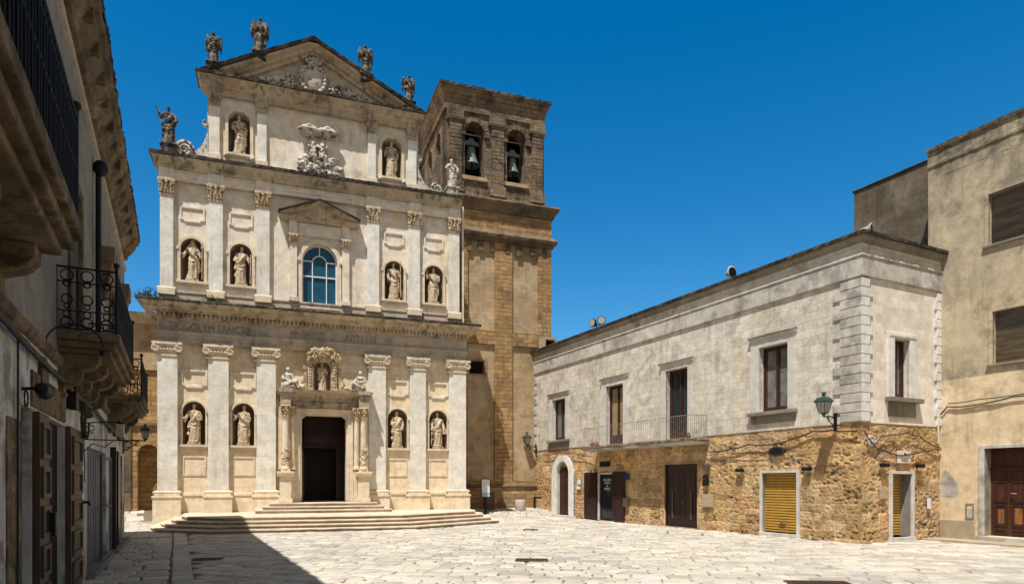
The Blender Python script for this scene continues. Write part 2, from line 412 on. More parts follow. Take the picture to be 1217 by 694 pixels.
m_slatd = wood('black_weathered_slats', (.11, .10, .085), (.22, .19, .15), .7, (.6, .6, 4))
m_blue = plain('navy_plaque', (.012, .035, .11), .4)
m_brwn = plain('brown_plaque', (.10, .075, .06), .6)
m_cable = plain('dark_cable', (.05, .04, .032), .7)
m_leaf = plain('weed_leaf', (.13, .15, .03), .7, 0, .5, 0, 9, c2=(.07, .10, .02))
m_sand = stone('joint_dirt', (.20, .155, .11), (.15, .12, .085), stain=(.08, .07, .04), amt=.5, streak=0, bump=.5)
m_barrel = stone('pinkish_bollard_stone', (.50, .41, .34), (.45, .37, .31), stain=(.28, .22, .18), amt=.3, streak=.3, bump=.3)
# ------------------------------------------------------------------ ground
def ground_sheet():
    g = M()
    xs = [-400, -120, -50] + [-32 + i * .8 for i in range(81)] + [50, 120, 400]
    ys = [-100, -20] + [2 + i * .8 for i in range(66)] + [80, 200, 600]
    vs = [(x, y, gz(x, y) - .03 if (-60 < x < 60 and y < 90) else -.03) for y in ys for x in xs]
    n = len(xs)
    fs = [(j * n + i, j * n + i + 1, (j + 1) * n + i + 1, (j + 1) * n + i) for j in range(len(ys) - 1) for i in range(n - 1)]
    g.add(vs, fs)
    o = g.out('ground', m_sand); o['kind'] = 'structure'
ground_sheet()

def pave_mat():
    N = NT('worn_limestone_paving'); P, V, sp = N.coords()
    at = N.n('ShaderNodeAttribute', attribute_name='blk')
    col = N.mix(N.ramp(N.noise(P, .35, 4), .35, .65), (.55, .50, .42), (.47, .43, .37))
    col = N.mix(1.0, col, at.outputs['Color'], 'MULTIPLY')
    fn = N.noise(P, 7, 7, .72)
    col = N.mix(.22, col, N.mix(fn, (.2, .2, .2), (1.7, 1.7, 1.7)), 'MULTIPLY')
    st = N.noise(P, 1.6, 6, .7, .5)
    col = N.mix(N.math('MULTIPLY', N.ramp(st, .47, .68), .55), col, (.26, .22, .175))
    col = N.mix(N.math('MULTIPLY', N.ramp(N.noise(P, 22, 3), .62, .72), .35), col, (.20, .17, .13))
    N.l(col, N.b.inputs['Base Color'])
    N.l(N.math('ADD', N.math('MULTIPLY', fn, .35), .42), N.b.inputs['Roughness'])
    N.b.inputs['Specular IOR Level'].default_value = .35
    bp = N.n('ShaderNodeBump'); bp.inputs['Strength'].default_value = .55; bp.inputs['Distance'].default_value = .04
    N.l(N.math('ADD', N.math('MULTIPLY', fn, .5), st), bp.inputs['Height']); N.l(bp.outputs[0], N.b.inputs['Normal'])
    return N.m
m_pave = pave_mat()

def paving():
    V, F, C = [], [], []
    r = random.Random(3)
    def slab(c, e1, e2, hw, hh, tone, gap, lift):
        cs = []
        jx = min(.032, hw * .12)
        pts = [(-1, -1), (0, -1), (1, -1), (1, 0), (1, 1), (0, 1), (-1, 1), (-1, 0)]
        for (a, b) in pts:
            k = 1 if a and b else .55
            cs.append(c + e1 * (a * (hw - gap) + r.uniform(-jx, jx) * k) + e2 * (b * (hh - gap) + r.uniform(-.02, .02) * k))
        b0 = len(V)
        tx, ty = r.uniform(-.012, .012), r.uniform(-.012, .012)
        ctr = sum((p for p in cs), Vector((0, 0, 0))) / 8
        for shrink, dz in ((1.0, -.06), (1.0, -.022), (.90, 0)):
            for p in cs:
                q = ctr + (p - ctr) * shrink
                d = q - ctr
                z = gz(q.x, q.y) + lift + dz + d.x * tx + d.y * ty
                V.append((q.x, q.y, z)); C.append(tone)
        V.append((ctr.x, ctr.y, gz(ctr.x, ctr.y) + lift + .002)); C.append(tone)
        for l in range(2):
            for k in range(8):
                F.append((b0 + l * 8 + k, b0 + l * 8 + (k + 1) % 8, b0 + l * 8 + 8 + (k + 1) % 8, b0 + l * 8 + 8 + k))
        for k in range(8): F.append((b0 + 16 + k, b0 + 16 + (k + 1) % 8, b0 + 24))
    def tone():
        t = r.choice((r.uniform(.68, .9), r.uniform(.88, 1.08), r.uniform(.95, 1.12)))
        return (t * r.uniform(.98, 1.04), t, t * r.uniform(.92, 1.03), 1)
    def field(e1, e2, a0, a1, b0, b1, h0, h1, w0, w1, keep, rs=1):
        b = b0
        while b < b1:
            h = r.uniform(h0, h1); a = a0 + r.uniform(0, w0) * rs
            while a < a1:
                wd = r.uniform(w0, w1)
                c = e1 * (a + wd / 2) + e2 * (b + h / 2) + (e2 * (.07 * rs * math.sin(a * .5 + b * .13)))
                if keep(c):
                    slab(c, e1, e2, wd / 2, h / 2, tone(), r.choice((r.uniform(.004, .012), r.uniform(.008, .024))), r.uniform(-.010, .010))
                a += wd
            b += h
    ex, ey = FLB.ex, FLB.ey
    def xl(c): return c.dot(ex)
    def vis(c):
        if c.y < 7 or c.y > 48: return False
        px = c.x / c.y
        if px < -.95 or px > .9: return False
        d = c - FK.o
        if d.dot(FK.ex) > .1 and d.dot(FK.ey) > .1: return False
        if d.dot(FK.ex) > 4.0: return False
        d = c - FCH.o
        if 13.2 > d.dot(FCH.ex) > -1.2 and d.dot(FCH.ey) > -3.2: return False
        if d.dot(FCH.ey) > 4.8 and d.dot(FCH.ex) > 12: return False
        return True
    def strip(e1, e2):
        b = 6
        while b < 34:
            h = r.uniform(.5, 1.1); c = e1 * .10 + e2 * (b + h / 2)
            if vis(c): slab(c, e1, e2, .215, h / 2, tone(), .012, .004)
            b += h
    A = Vector((.992, -.125, 0)); B = Vector((.125, .992, 0))
    field(A, B, -22, 30, 5, 52, .28, .5, .28, .72, lambda c: vis(c) and xl(c) > .30)
    strip(ex, ey)
    field(-ex, ey, .14, 1.8, 6, 34, .38, .6, .4, .85, lambda c: vis(c), 0)
    field(ex, ey, -18, -1.6, 27.5, 42, .42, .62, .45, .9, lambda c: vis(c) and xl(c) < -1.6)
    me = bpy.data.meshes.new('paving'); me.from_pydata(V, [], F)
    at = me.color_attributes.new('blk', 'FLOAT_COLOR', 'POINT')
    at.data.foreach_set('color', [x for c in C for x in c])
    me.materials.append(m_pave)
    o = bpy.data.objects.new('paving', me); COL.objects.link(o); o['kind'] = 'structure'
paving()

# grates and covers let into the paving
def grate(name, px, py, sx, sy, rz, label, slots=7):
    o = thing(name, label, 'drain cover', (px, py, gz(px, py) + .016), rz)
    M(tID).box(-sx / 2, sx / 2, -sy / 2, sy / 2, -.02, .0).out('plate', m_blk, o)
    b = M(tID)
    for s in (-1, 1):
        b.box(-sx / 2, sx / 2, s * sy / 2 - .02, s * sy / 2 + .02, -.01, .014); b.box(s * sx / 2 - .02, s * sx / 2 + .02, -sy / 2 + .02, sy / 2 - .02, -.01, .014)
    for k in range(slots):
        x = -sx / 2 + sx * (k + 1) / (slots + 1); b.box(x - .012, x + .012, -sy / 2 + .02, sy / 2 - .02, -.01, .01)
    b.out('bars', m_rust, o)
grate('drain_grate', .48, 16.2, .75, .42, R(-5), 'rusty slotted drain grate in the sunlit paving in the middle of the square', 9)
grate('drain_grate', .75, 26.6, .55, .4, R(-5), 'small dark drain cover in the paving beyond the larger slotted grate', 5)
grate('drain_grate', 5.75, 12.45, 1.1, .55, R(-5), 'wide dark iron drain cover in the paving at the bottom edge of the photo', 12)
grate('drain_grate', -7.5, 16.4, .65, .35, R(10), 'dark drain cover in the shaded paving at lower left', 6)

# ------------------------------------------------------------------ church
church = thing('church', 'baroque limestone church with three storeys of white pilasters, saint niches and a triangular pediment', 'church', FCH.o, ACH)
P6 = [(-1.07, -.28), (.95, 1.79), (2.96, 3.79), (7.99, 8.82), (10.01, 10.79), (11.99, 12.85)]
NL = [(-.11, .82), (1.93, 2.86), (8.94, 9.9), (11.0, 11.92)]
NLf = [(-.19, .90), (1.84, 2.93), (8.86, 9.96), (10.92, 11.97)]
ZW = -.2
# lower wall
holes = [arch(a, b, 3.58, 5.5) for a, b in NL] + [rect(4.62, 7.18, .6, 5.34)]
M(tCH).wall(rect(-1.0, 12.8, .3, 8.15), holes, ZW, .9).out('wall', m_ochre, church)
# body behind
bd = M(tCH)
bd.box(-1.0, 12.8, -22, -3.2, .0, 8.0); bd.box(-1.0, 4.55, -3.2, -1.1, .0, 8.0); bd.box(7.3, 12.8, -3.2, -1.1, .0, 8.0); bd.box(4.55, 7.3, -3.2, -1.1, 5.45, 8.0); bd.box(-1.0, 12.8, -22, -1.1, 8.0, 16.0); bd.box(1.0, 10.3, -22, -1.1, 15.9, 19.6)
bd.out('nave', m_ochre, church)
# side returns of the facade slab
sr = M(tCH)
for (u0, u1, z0, z1) in ((-1.0, -.9, .3, 15.9), (12.7, 12.8, .3, 15.9), (.95, 1.05, 16, 19.5), (10.25, 10.35, 16, 19.5)):
    sr.box(u0, u1, -1.15, ZW - .003, z0, z1)
sr.out('side_wall', m_upper, church)

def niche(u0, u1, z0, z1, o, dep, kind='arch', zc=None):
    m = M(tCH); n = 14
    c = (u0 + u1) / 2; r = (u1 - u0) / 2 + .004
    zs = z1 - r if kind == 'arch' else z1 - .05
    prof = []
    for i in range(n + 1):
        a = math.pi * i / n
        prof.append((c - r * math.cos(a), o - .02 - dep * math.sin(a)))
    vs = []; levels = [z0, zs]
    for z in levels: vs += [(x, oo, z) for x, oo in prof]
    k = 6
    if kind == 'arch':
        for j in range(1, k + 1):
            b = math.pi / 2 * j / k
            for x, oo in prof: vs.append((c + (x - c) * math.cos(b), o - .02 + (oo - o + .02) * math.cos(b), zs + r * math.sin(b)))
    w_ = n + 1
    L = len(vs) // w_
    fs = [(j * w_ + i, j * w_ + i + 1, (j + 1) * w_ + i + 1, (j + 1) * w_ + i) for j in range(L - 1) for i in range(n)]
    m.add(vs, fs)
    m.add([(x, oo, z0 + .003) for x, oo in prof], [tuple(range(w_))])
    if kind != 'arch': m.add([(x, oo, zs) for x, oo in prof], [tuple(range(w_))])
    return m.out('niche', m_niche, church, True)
def niche_frame(nic, a, b, z0, z1, fa, fb, o, kind='arch', ear=True):
    f = M(tCH); t = a - fa
    if kind == 'arch': f.ring(arch(a, b, z0, z1), arch(fa, fb, z0 - .001, z1 + t), o - .02, o + .07)
    else: f.ring(octo(a, b, z0, z1, .28), octo(fa, fb, z0 - .001, z1 + t, .34), o - .02, o + .1)
    zs = z1 - (b - a) / 2
    if ear and kind == 'arch':
        for s, x in ((-1, fa), (1, fb)): f.box(x - .05, x + .05, o - .02, o + .10, zs - .06, zs + .06)
    f.out('frame', m_cream, nic)
    s = M(tCH).box(fa - .05, fb + .05, o - .3, o + .15, z0 - .10, z0).box(fa - .01, fb + .01, o - .02, o + .11, z0 - .17, z0 - .102)
    s.out('sill', m_cream, nic)
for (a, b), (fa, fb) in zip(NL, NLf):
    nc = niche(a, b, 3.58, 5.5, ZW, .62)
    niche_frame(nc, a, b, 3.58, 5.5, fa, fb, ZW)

# recessed/raised panels of the lower storey
for (a, b) in NLf:
    p = M(tCH)
    p.ring([(x, z) for x, z in lip(a + .09, b - .09, 6.2, 6.82)], lip(a + .0, b - .0, 6.1, 6.9), ZW - .02, ZW + .06)
    p.out('panel', m_upper, church)
    p = M(tCH); p.ring(rect(a + .15, b - .12, 2.28, 3.0), rect(a + .08, b - .05, 2.2, 3.08), ZW - .02, ZW + .035); p.out('panel', m_cream, church)

# plinth
pl = M(tCH)
pl.box(-1.05, 4.3, -1.0, ZW + .12, .3, 1.3); pl.box(7.45, 12.9, -1.0, ZW + .12, .3, 1.3)
pl.box(-1.08, 4.3, -1.0, ZW + .16, 1.3, 1.42); pl.box(7.45, 12.93, -1.0, ZW + .16, 1.3, 1.42)
pl.out('plinth', m_base, church, bevel=.012)

# lower pilasters
def volute(m, x, o, z, r, th):
    # spiral disc facing outwards
    pts = []
    for k in range(22):
        a = k / 21 * math.pi * 3.6; rr = r * (1 - .78 * k / 21)
        pts.append((x + rr * math.cos(a + 1.6), o + th, z + rr * math.sin(a + 1.6)))
    m.tube(pts, [r * .22 * (1 - .5 * k / 21) for k in range(22)], 6)
    n = 14
    m.add([(x + r * math.cos(2 * math.pi * k / n), oo, z + r * math.sin(2 * math.pi * k / n)) for oo in (o - .02, o + th - .02) for k in range(n)],
          [tuple(range(n)), tuple(range(n, 2 * n))] + [(k, (k + 1) % n, n + (k + 1) % n, n + k) for k in range(n)])
for i, (a, b) in enumerate(P6):
    pd = M(tCH); pd.box(a - .16, b + .16, ZW - .1, .24, .52 if i else -.1, 1.22); pd.box(a - .2, b + .2, ZW - .1, .28, 1.22, 1.31)
    pil = M(tCH).box(a, b, ZW - .1, .05, 1.55, 7.48).out('pilaster', m_white, church, bevel=.012)
    pd.out('pedestal', m_base, pil, bevel=.015)
    ba = M(tCH); ba.box(a - .11, b + .11, ZW - .1, .17, 1.312, 1.42)
    ba.cornice(a, b, [(.10 + .05, 1.42), (.17 + .0, 1.45), (.17, 1.49), (.10, 1.52), (.06, 1.55)], -ZW * 0 + .1, step=9)
    ba.out('base', m_cream, pil)
    cp = M(tCH); c = (a + b) / 2
    cp.cornice(a, b, [(.055, 7.40), (.09, 7.42), (.09, 7.47), (.055, 7.49)], .2, step=9)
    cp.box(a, b, ZW - .1, .052, 7.47, 7.75)
    cp.cornice(a - .05, b + .05, [(.02, 7.60), (.10, 7.66), (.12, 7.74), (.06, 7.80)], .2, step=9)
    cp.box(a - .12, b + .12, ZW - .1, .13, 7.80, 7.92); cp.box(a - .2, b + .2, ZW - .1, .2, 7.92, 8.04)
    volute(cp, a - .06, .06, 7.73, .155, .12); volute(cp, b + .06, .06, 7.73, .155, .12)
    for k in range(5): cp.ball((a + .14 + k * (b - a - .28) / 4, .12, 7.71), (.055, .05, .05), 8, 5)
    cp.out('capital', m_cream, pil)

# lower entablature
def moulded(name, u0, u1, prof, mat, step=.45, jit=0, back=1.0, ends=(1, 1), parent=None):
    return M(tCH).cornice(u0, u1, prof, back, step, jit, ends).out(name, mat, parent or church)
moulded('architrave', -1.07, 12.87, [(-.1, 8.045), (.06, 8.045), (.06, 8.22), (.10, 8.225), (.10, 8.40), (.17, 8.44), (.17, 8.50), (-.1, 8.51)], m_frieze, ends=(.3, .3))
fr = moulded('frieze', -1.07, 12.87, [(.04, 8.50), (.04, 9.06)], m_frieze, ends=(.3, .3))
dn = M(tCH)
dn.cornice(-1.07, 12.87, [(.04, 9.06), (.11, 9.065), (.11, 9.11), (.13, 9.12), (.13, 9.31)], 1.0, ends=(.3, .3))
for k in range(76):
    u = -1.0 + k * .184
    dn.box(u, u + .105, .12, .25, 9.13, 9.30)
dn.out('dentil_course', m_corn, church)
crn = moulded('cornice', -1.07, 12.87, [(.13, 9.30), (.30, 9.31), (.33, 9.38), (.58, 9.42), (.60, 9.52), (.68, 9.56), (.74, 9.65)], m_corn, .3, .006, ends=(.95, .75))
moulded('cornice_top', -1.07, 12.87, [(.74, 9.65), (.77, 9.665), (.78, 9.75), (.72, 9.78), (-.9, 9.80)], m_dark, .12, .018, ends=(.95, .75))

def letters(text, u, z, size, o, mat, parent, face_tf_ang, name='inscription', width=None, depth=.012, sp=1.0):
    cu = bpy.data.curves.new('lettering', 'FONT'); cu.body = text; cu.size = size; cu.extrude = depth; cu.space_character = sp
    ob = bpy.data.objects.new('lettering', cu)
    COL.objects.link(ob)
    bpy.context.view_layer.update()
    me = bpy.data.meshes.new_from_object(ob.evaluated_get(bpy.context.evaluated_depsgraph_get()))
    bpy.data.objects.remove(ob); bpy.data.curves.remove(cu)
    xs = [v.co.x for v in me.vertices]
    k = (width / (max(xs) - min(xs))) if width else 1
    for v in me.vertices:
        x, y, z_ = v.co
        v.co = (u + (x - min(xs)) * k, -o - z_, z + y)
    me.materials.append(mat)
    o_ = bpy.data.objects.new(name, me); COL.objects.link(o_); o_.parent = parent
    return o_
letters('IS TIOGOLYM SANCTI', -.98, 8.60, .46, .048, m_lead, fr, 0, width=3.55)
letters('MNIVM CO', 4.45, 8.60, .46, .048, m_lead, fr, 0, width=1.55)
letters('APTI HII', 6.85, 8.60, .46, .048, m_lead, fr, 0, width=1.5)

# ---- portal
po = M(tCH)
po.ring(rect(4.86, 7.01, .99, 5.11), [(4.60, .99), (7.27, .99), (7.27, 5.36), (4.60, 5.36)], ZW - .1, .16)
por = po.out('portal', m_cream, church)
q = M(tCH); q.ring(rect(4.93, 6.94, .992, 5.04), rect(4.86, 7.01, .992, 5.11), ZW - .3, .10)
q.ring(rect(4.70, 7.17, .993, 5.27), rect(4.63, 7.24, .993, 5.33), .16, .20)
q.prism([(4.93, 5.04), (5.12, 5.04), (5.08, 4.95), (4.98, 4.88), (4.93, 4.80)], .0, .12); q.prism([(6.94, 5.04), (6.75, 5.04), (6.79, 4.95), (6.89, 4.88), (6.94, 4.80)], .0, .12)
q.out('inner_moulding', m_cream, por)
# back plates, pedestals, columns, entablature
for (a, b, c, d) in ((4.02, 4.59, 3.90, 4.05), (7.28, 7.86, 7.84, 7.97)):
    M(tCH).box(a, b, ZW - .1, .12, .99, 5.37).box(c, d, ZW - .1, .03, 2.5, 5.365).out('back_pilaster', m_cream, por)
def pcol(u, o, r, carved=True):
    c = M(tCH); prof = [(r * 1.35, 2.48), (r * 1.35, 2.54), (r * 1.15, 2.58), (r * 1.2, 2.63), (r, 2.67)]
    for k in range(9): prof.append((r * (1 - .14 * (k / 8) ** 1.6), 2.70 + 2.2 * k / 8))
    prof += [(r * 1.05, 4.92), (r * .9, 4.95)]
    c.lathe(prof, (u, o, 0), 20); col = c.out('column', m_cream, por, True)
    cp = M(tCH); cp.lathe([(r * .88, 4.95), (r * .98, 5.05), (r * 1.2, 5.2), (r * 1.5, 5.32)], (u, o, 0), 14); cp.box(u - r * 1.5, u + r * 1.5, o - r * 1.5, o + r * 1.5, 5.32, 5.40)
    for lv, (zz, rr, nn) in enumerate(((5.03, 1.05, 8), (5.16, 1.25, 8))):
        for k in range(nn):
            a = 2 * math.pi * (k + .5 * lv) / nn; cp.ball((u + r * rr * math.cos(a), o + r * rr * math.sin(a), zz), (r * .25, r * .25, .065), 6, 5)
    for sx in (-1, 1): cp.ball((u + sx * r * 1.35, o + r * 1.3, 5.28), (.05, .05, .05), 8, 5)
    cp.out('capital', m_statue, col, True)
    if carved:
        cv = M(tCH); rr_ = random.Random(int(u * 100))
        for k in range(80):
            a = rr_.uniform(0, math.pi); z = rr_.uniform(2.72, 3.45)
            cv.ball((u + r * 1.02 * math.cos(a), o + r * 1.02 * math.sin(a), z), (rr_.uniform(.03, .06), .035, rr_.uniform(.03, .08)), 6, 4)
        cv.out('carved_sleeve', m_statue, col, True)
for u, o, r in ((4.20, .52, .155), (7.40, .30, .13), (7.70, .55, .155), (4.5, .28, .13)): pcol(u, o, r, r > .14)
for (a, b) in ((3.90, 4.50), (7.38, 7.99)):
    pp = M(tCH)
    pp.box(a, b, .1, .78, .985, 1.18); pp.box(a + .05, b - .05, .1, .73, 1.18, 2.18)
    pp.cornice(a + .1, b - .1, [(.73, 2.18), (.80, 2.22), (.80, 2.28), (.88, 2.33), (.88, 2.40), (.1, 2.41)], -.1, step=9, ends=(.2, .2))
    pp.box(a + .1, b - .1, .1, .7, 2.40, 2.48)
    if a < 5: pp.box(4.45, 4.62, .0, .36, .985, 2.4)
    else: pp.box(7.25, 7.42, .0, .36, .985, 2.4)
    pp.out('pedestal', m_base, por, bevel=.012)
en = M(tCH)
en.cornice(4.10, 7.82, [(.02, 5.37), (.3, 5.372), (.3, 5.52), (.33, 5.53), (.33, 5.60), (.28, 5.61), (.28, 5.84), (.34, 5.86), (.36, 5.93), (.56, 5.97), (.58, 6.04), (.66, 6.08), (.68, 6.15), (-.1, 6.17)], .2, step=.4, ends=(.45, .45))
for (a, b) in ((3.98, 4.42), (7.48, 7.92)):
    en.box(a, b, .2, .74, 5.40, 5.90); en.box(a - .06, b + .06, .3, .86, 5.99, 6.16); en.box(a - .03, b + .03, .3, .80, 5.90, 5.99)
en.out('entablature', m_corn, por)
# niche tabernacle over the portal
ta = M(tCH)
for (a, b) in ((5.18, 5.40), (6.28, 6.50)):
    ta.box(a, b, ZW - .05, .26, 6.17, 7.42); ta.box(a - .04, b + .04, ZW - .05, .32, 7.42, 7.52); ta.box(a - .03, b + .03, ZW - .05, .3, 6.17, 6.30)
    for k in range(7): ta.ball(((a + b) / 2, .28, 6.42 + k * .145), (.07, .04, .06), 7, 5)
for s, x in ((-1, 5.14), (1, 6.54)):
    pts = [(x + s * .36, 6.18), (x, 6.18), (x, 7.3), (x + s * .06, 7.28), (x + s * .10, 7.0), (x + s * .13, 6.8), (x + s * .24, 6.62), (x + s * .30, 6.4)]
    ta.prism(pts, ZW - .05, .15); volute(ta, x + s * .26, .12, 6.32, .13, .08); volute(ta, x + s * .08, .12, 7.22, .09, .06)
ta.ring(arch(5.46, 6.22, 6.18, 7.58), arch(5.40, 6.28, 6.179, 7.66), ZW - .02, .20)
sg = []
for i in range(13):
    a = math.pi * i / 12; sg.append((5.84 - .72 * math.cos(a) * 1.0, 7.52 + .36 * math.sin(a)))
sgi = [(5.84 - .58 * math.cos(math.pi * i / 12), 7.52 + .25 * math.sin(math.pi * i / 12)) for i in range(13)]
ta.prism(sg, ZW - .05, .24); ta.prism(sg[:1] + sg[1:] + sgi[::-1], .24, .42)
rr_ = random.Random(5)
for k in range(90):
    a = rr_.uniform(.05, math.pi - .05); q_ = rr_.uniform(.5, 1.2)
    ta.ball((5.84 - .68 * math.cos(a) * q_, .3 + rr_.uniform(0, .16), 7.60 + .46 * math.sin(a) * q_), (rr_.uniform(.04, .09), .06, rr_.uniform(.04, .08)), 6, 5)
ta.ball((5.84, .38, 8.02), (.14, .1, .16), 10, 7)
for s in (-1, 1):
    ta.tube([(5.84 + s * .12, .36, 8.05), (5.84 + s * .35, .38, 8.1), (5.84 + s * .5, .36, 7.92), (5.84 + s * .4, .34, 7.8)], [.07, .08, .06, .03], 7)
ta.out('tabernacle', m_statue, por)
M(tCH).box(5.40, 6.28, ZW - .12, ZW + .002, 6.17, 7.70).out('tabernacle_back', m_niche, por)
# dark vestibule and its doors
ve = M(tCH)
ve.box(4.62, 4.70, -3.0, ZW - .05, .98, 5.4); ve.box(7.17, 7.25, -3.0, ZW - .05, .98, 5.4); ve.box(4.62, 7.25, -3.08, -3.0, .98, 5.4); ve.box(4.62, 7.25, -3.0, ZW - .05, 5.30, 5.4)
ve.out('vestibule', m_wooddd, por)
vd = M(tCH); vd.box(5.1, 7.1, -1.75, -1.65, 3.62, 5.3)
vd.out('inner_screen', m_wooddd, por)
vf = M(tCH)
for (a, b, z0, z1) in ((5.35, 6.15, 3.75, 4.12), (6.3, 7.05, 3.75, 4.12)):
    vf.ring(rect(a + .06, b - .06, z0 + .06, z1 - .06), rect(a, b, z0, z1), -1.66, -1.60); vf.box(a + .1, b - .1, -1.66, -1.62, z0 + .1, z1 - .1)
vf.box(5.1, 7.1, -1.66, -1.55, 4.17, 4.24); vf.box(5.1, 7.1, -1.66, -1.57, 3.60, 3.66)
vf.out('screen_panels', m_woodr, por)
lf = M(tCH); lf.box(6.62, 7.1, -1.76, -1.66, .985, 3.6)
for z in (1.1, 1.75, 2.4, 3.0): lf.ring(rect(6.72, 7.02, z + .05, z + .45), rect(6.67, 7.07, z, z + .5), -1.66, -1.61)
lf.out('door_leaf', m_woodd, por)
lf = M(tCH); lf.box(4.95, 5.0, -1.5, -.55, .985, 3.3); lf.box(4.96, 5.06, -.6, -.52, .985, 3.32); lf.out('door_leaf', m_woodd, por)

# ---- middle storey
ZU = -.18
P6u = [(-.97, -.45), (.98, 1.55), (2.96, 3.52), (7.94, 8.50), (9.95, 10.50), (11.98, 12.51)]
NU = [(-.18, .76), (1.83, 2.76), (8.78, 9.72), (10.76, 11.70)]
NUf = [(-.30, .88), (1.71, 2.88), (8.67, 9.83), (10.65, 11.81)]
WIN = arch(4.94, 6.54, 10.12, 13.10)
M(tCH).wall(rect(-.95, 12.55, 9.7, 15.2), [arch(a, b, 10.82, 12.72) for a, b in NU] + [WIN], ZU, .9).out('wall', m_upper, church)
for (a, b), (fa, fb) in zip(NU, NUf):
    nc = niche(a, b, 10.82, 12.72, ZU, .62); niche_frame(nc, a, b, 10.82, 12.72, fa, fb, ZU)
    p = M(tCH); p.ring(lip(fa + .16, fb - .16, 13.52, 14.04), lip(fa + .08, fb - .08, 13.44, 14.12), ZU - .02, ZU + .055); p.out('panel', m_upper, church)
pb = M(tCH); pb.box(-1.0, 12.62, -1.0, ZU + .12, 9.7, 10.24); pb.box(-1.02, 12.64, -1.0, ZU + .16, 10.24, 10.32)
pb.out('attic_plinth', m_frieze, church, bevel=.01)
def corinth(u0, u1, z0, z1, o, parent):
    m = M(tCH); c = (u0 + u1) / 2; w_ = (u1 - u0) / 2; h = z1 - z0
    m.box(u0, u1, ZU - .1, o, z0, z1 - .12 * h)
    m.cornice(u0, u1, [(o, z0 - .03), (o + .04, z0 - .02), (o + .04, z0 + .03), (o, z0 + .04)], .1, step=9, ends=(.4, .4))
    for lv, zz in enumerate((z0 + .22 * h, z0 + .48 * h)):
        n = 4 if lv == 0 else 3
        for k in range(n):
            x = u0 + (u1 - u0) * (k + .5) / n
            m.ball((x, o + .03 + .03 * lv, zz), (w_ * .22, .06, h * .15), 8, 6); m.ball((x, o + .09 + .03 * lv, zz + h * .1), (w_ * .15, .045, h * .05), 7, 5)
        for s, x in ((-1, u0), (1, u1)): m.ball((x, o * .4, zz), (.06, .1, h * .14), 7, 5)
    for s, x in ((-1, u0 + .02), (1, u1 - .02)): volute(m, x, o + .02, z0 + .74 * h, h * .13, .1)
    m.ball((c, o + .08, z0 + .78 * h), (.06, .06, .06), 8, 6)
    m.box(u0 - .09, u1 + .09, ZU - .1, o + .1, z1 - .13 * h, z1)
    return m.out('capital', m_statue, parent)
for a, b in P6u:
    pil = M(tCH).box(a, b, ZU - .1, .03, 10.44, 14.46).out('pilaster', m_white, church, bevel=.01)
    ba = M(tCH); ba.box(a - .08, b + .08, ZU - .1, .13, 10.10, 10.36); ba.cornice(a, b, [(.12, 10.36), (.12, 10.40), (.07, 10.44)], .1, step=9); ba.out('base', m_cream, pil, bevel=.01)
    corinth(a, b, 14.46, 15.15, .03, pil)
en = M(tCH); en.cornice(-.97, 12.52, [(-.1, 15.15), (.05, 15.152), (.05, 15.32), (.09, 15.33), (.09, 15.42), (.03, 15.43), (.03, 15.60)], 1.0, ends=(.4, .4))
for a, b in P6u: en.box(a - .04, b + .04, -.05, .11, 15.155, 15.60)
en.out('frieze', m_upper, church)
moulded('cornice', -.97, 12.52, [(-.15, 15.598), (.10, 15.60), (.15, 15.63), (.17, 15.74), (.27, 15.80), (.29, 15.92), (.34, 16.0), (.38, 16.08)], m_corn, .3, .006, ends=(.9, .2))
moulded('cornice_top', -.97, 12.52, [(.38, 16.04), (.42, 16.06), (.43, 16.19), (.37, 16.22), (-.9, 16.24)], m_dark, .12, .016, ends=(.9, .2))
# big window
wn = M(tCH); wn.ring(arch(4.94, 6.54, 10.12, 13.10), arch(4.76, 6.72, 10.119, 13.30), ZU - .05, ZU + .10)
for x in (4.76, 6.72): wn.box(x - .09, x + .09, ZU, ZU + .16, 12.24, 12.38)
win = wn.out('window', m_cream, church)
M(tCH).prism(arch(4.93, 6.55, 10.11, 13.11), ZU - .22, ZU - .18).out('pane', m_teal, win)
mu = M(tCH); oo = (ZU - .18, ZU - .12)
mu.ring(arch(5.0, 6.48, 10.18, 13.04), arch(4.93, 6.55, 10.12, 13.11), *oo)
for x in (5.42, 6.06): mu.box(x - .022, x + .022, *oo, 10.18, 12.28)
mu.box(5.0, 6.48, *(o + .003 for o in oo), 11.58, 11.64); mu.box(5.0, 5.42, *oo, 12.30, 12.35); mu.box(6.06, 6.48, *oo, 12.30, 12.35)
mu.box(5.718, 5.762, *oo, 12.60, 13.04)
ai = [(5.74 + .30 * math.cos(math.pi * k / 12), 12.28 + .30 * math.sin(math.pi * k / 12)) for k in range(13)]
ao = [(5.74 + .345 * math.cos(math.pi * k / 12), 12.28 + .345 * math.sin(math.pi * k / 12)) for k in range(13)]
mu.prism(ao + ai[::-1], oo[0], oo[1] + .002)
mu.out('glazing_bars', m_white2, win)
M(tCH).box(4.85, 6.63, ZU - .3, ZU + .14, 10.04, 10.12).out('sill', m_cream, win)
ae = M(tCH)
for a, b in ((4.40, 4.72), (6.77, 7.09)):
    ae.box(a, b, ZU - .05, .0, 10.5, 13.0); ae.box(a - .05, b + .05, ZU - .05, .06, 10.3, 10.5)
    ae.box(a - .02, b + .02, ZU - .05, .04, 13.42, 14.02)
ae.box(4.35, 7.12, ZU - .05, -.04, 13.42, 14.0)
aed = ae.out('aedicule', m_upper, church, bevel=.008)
for a, b in ((4.40, 4.72), (6.77, 7.09)): corinth(a, b, 13.0, 13.42, .0, aed)
pe = M(tCH)
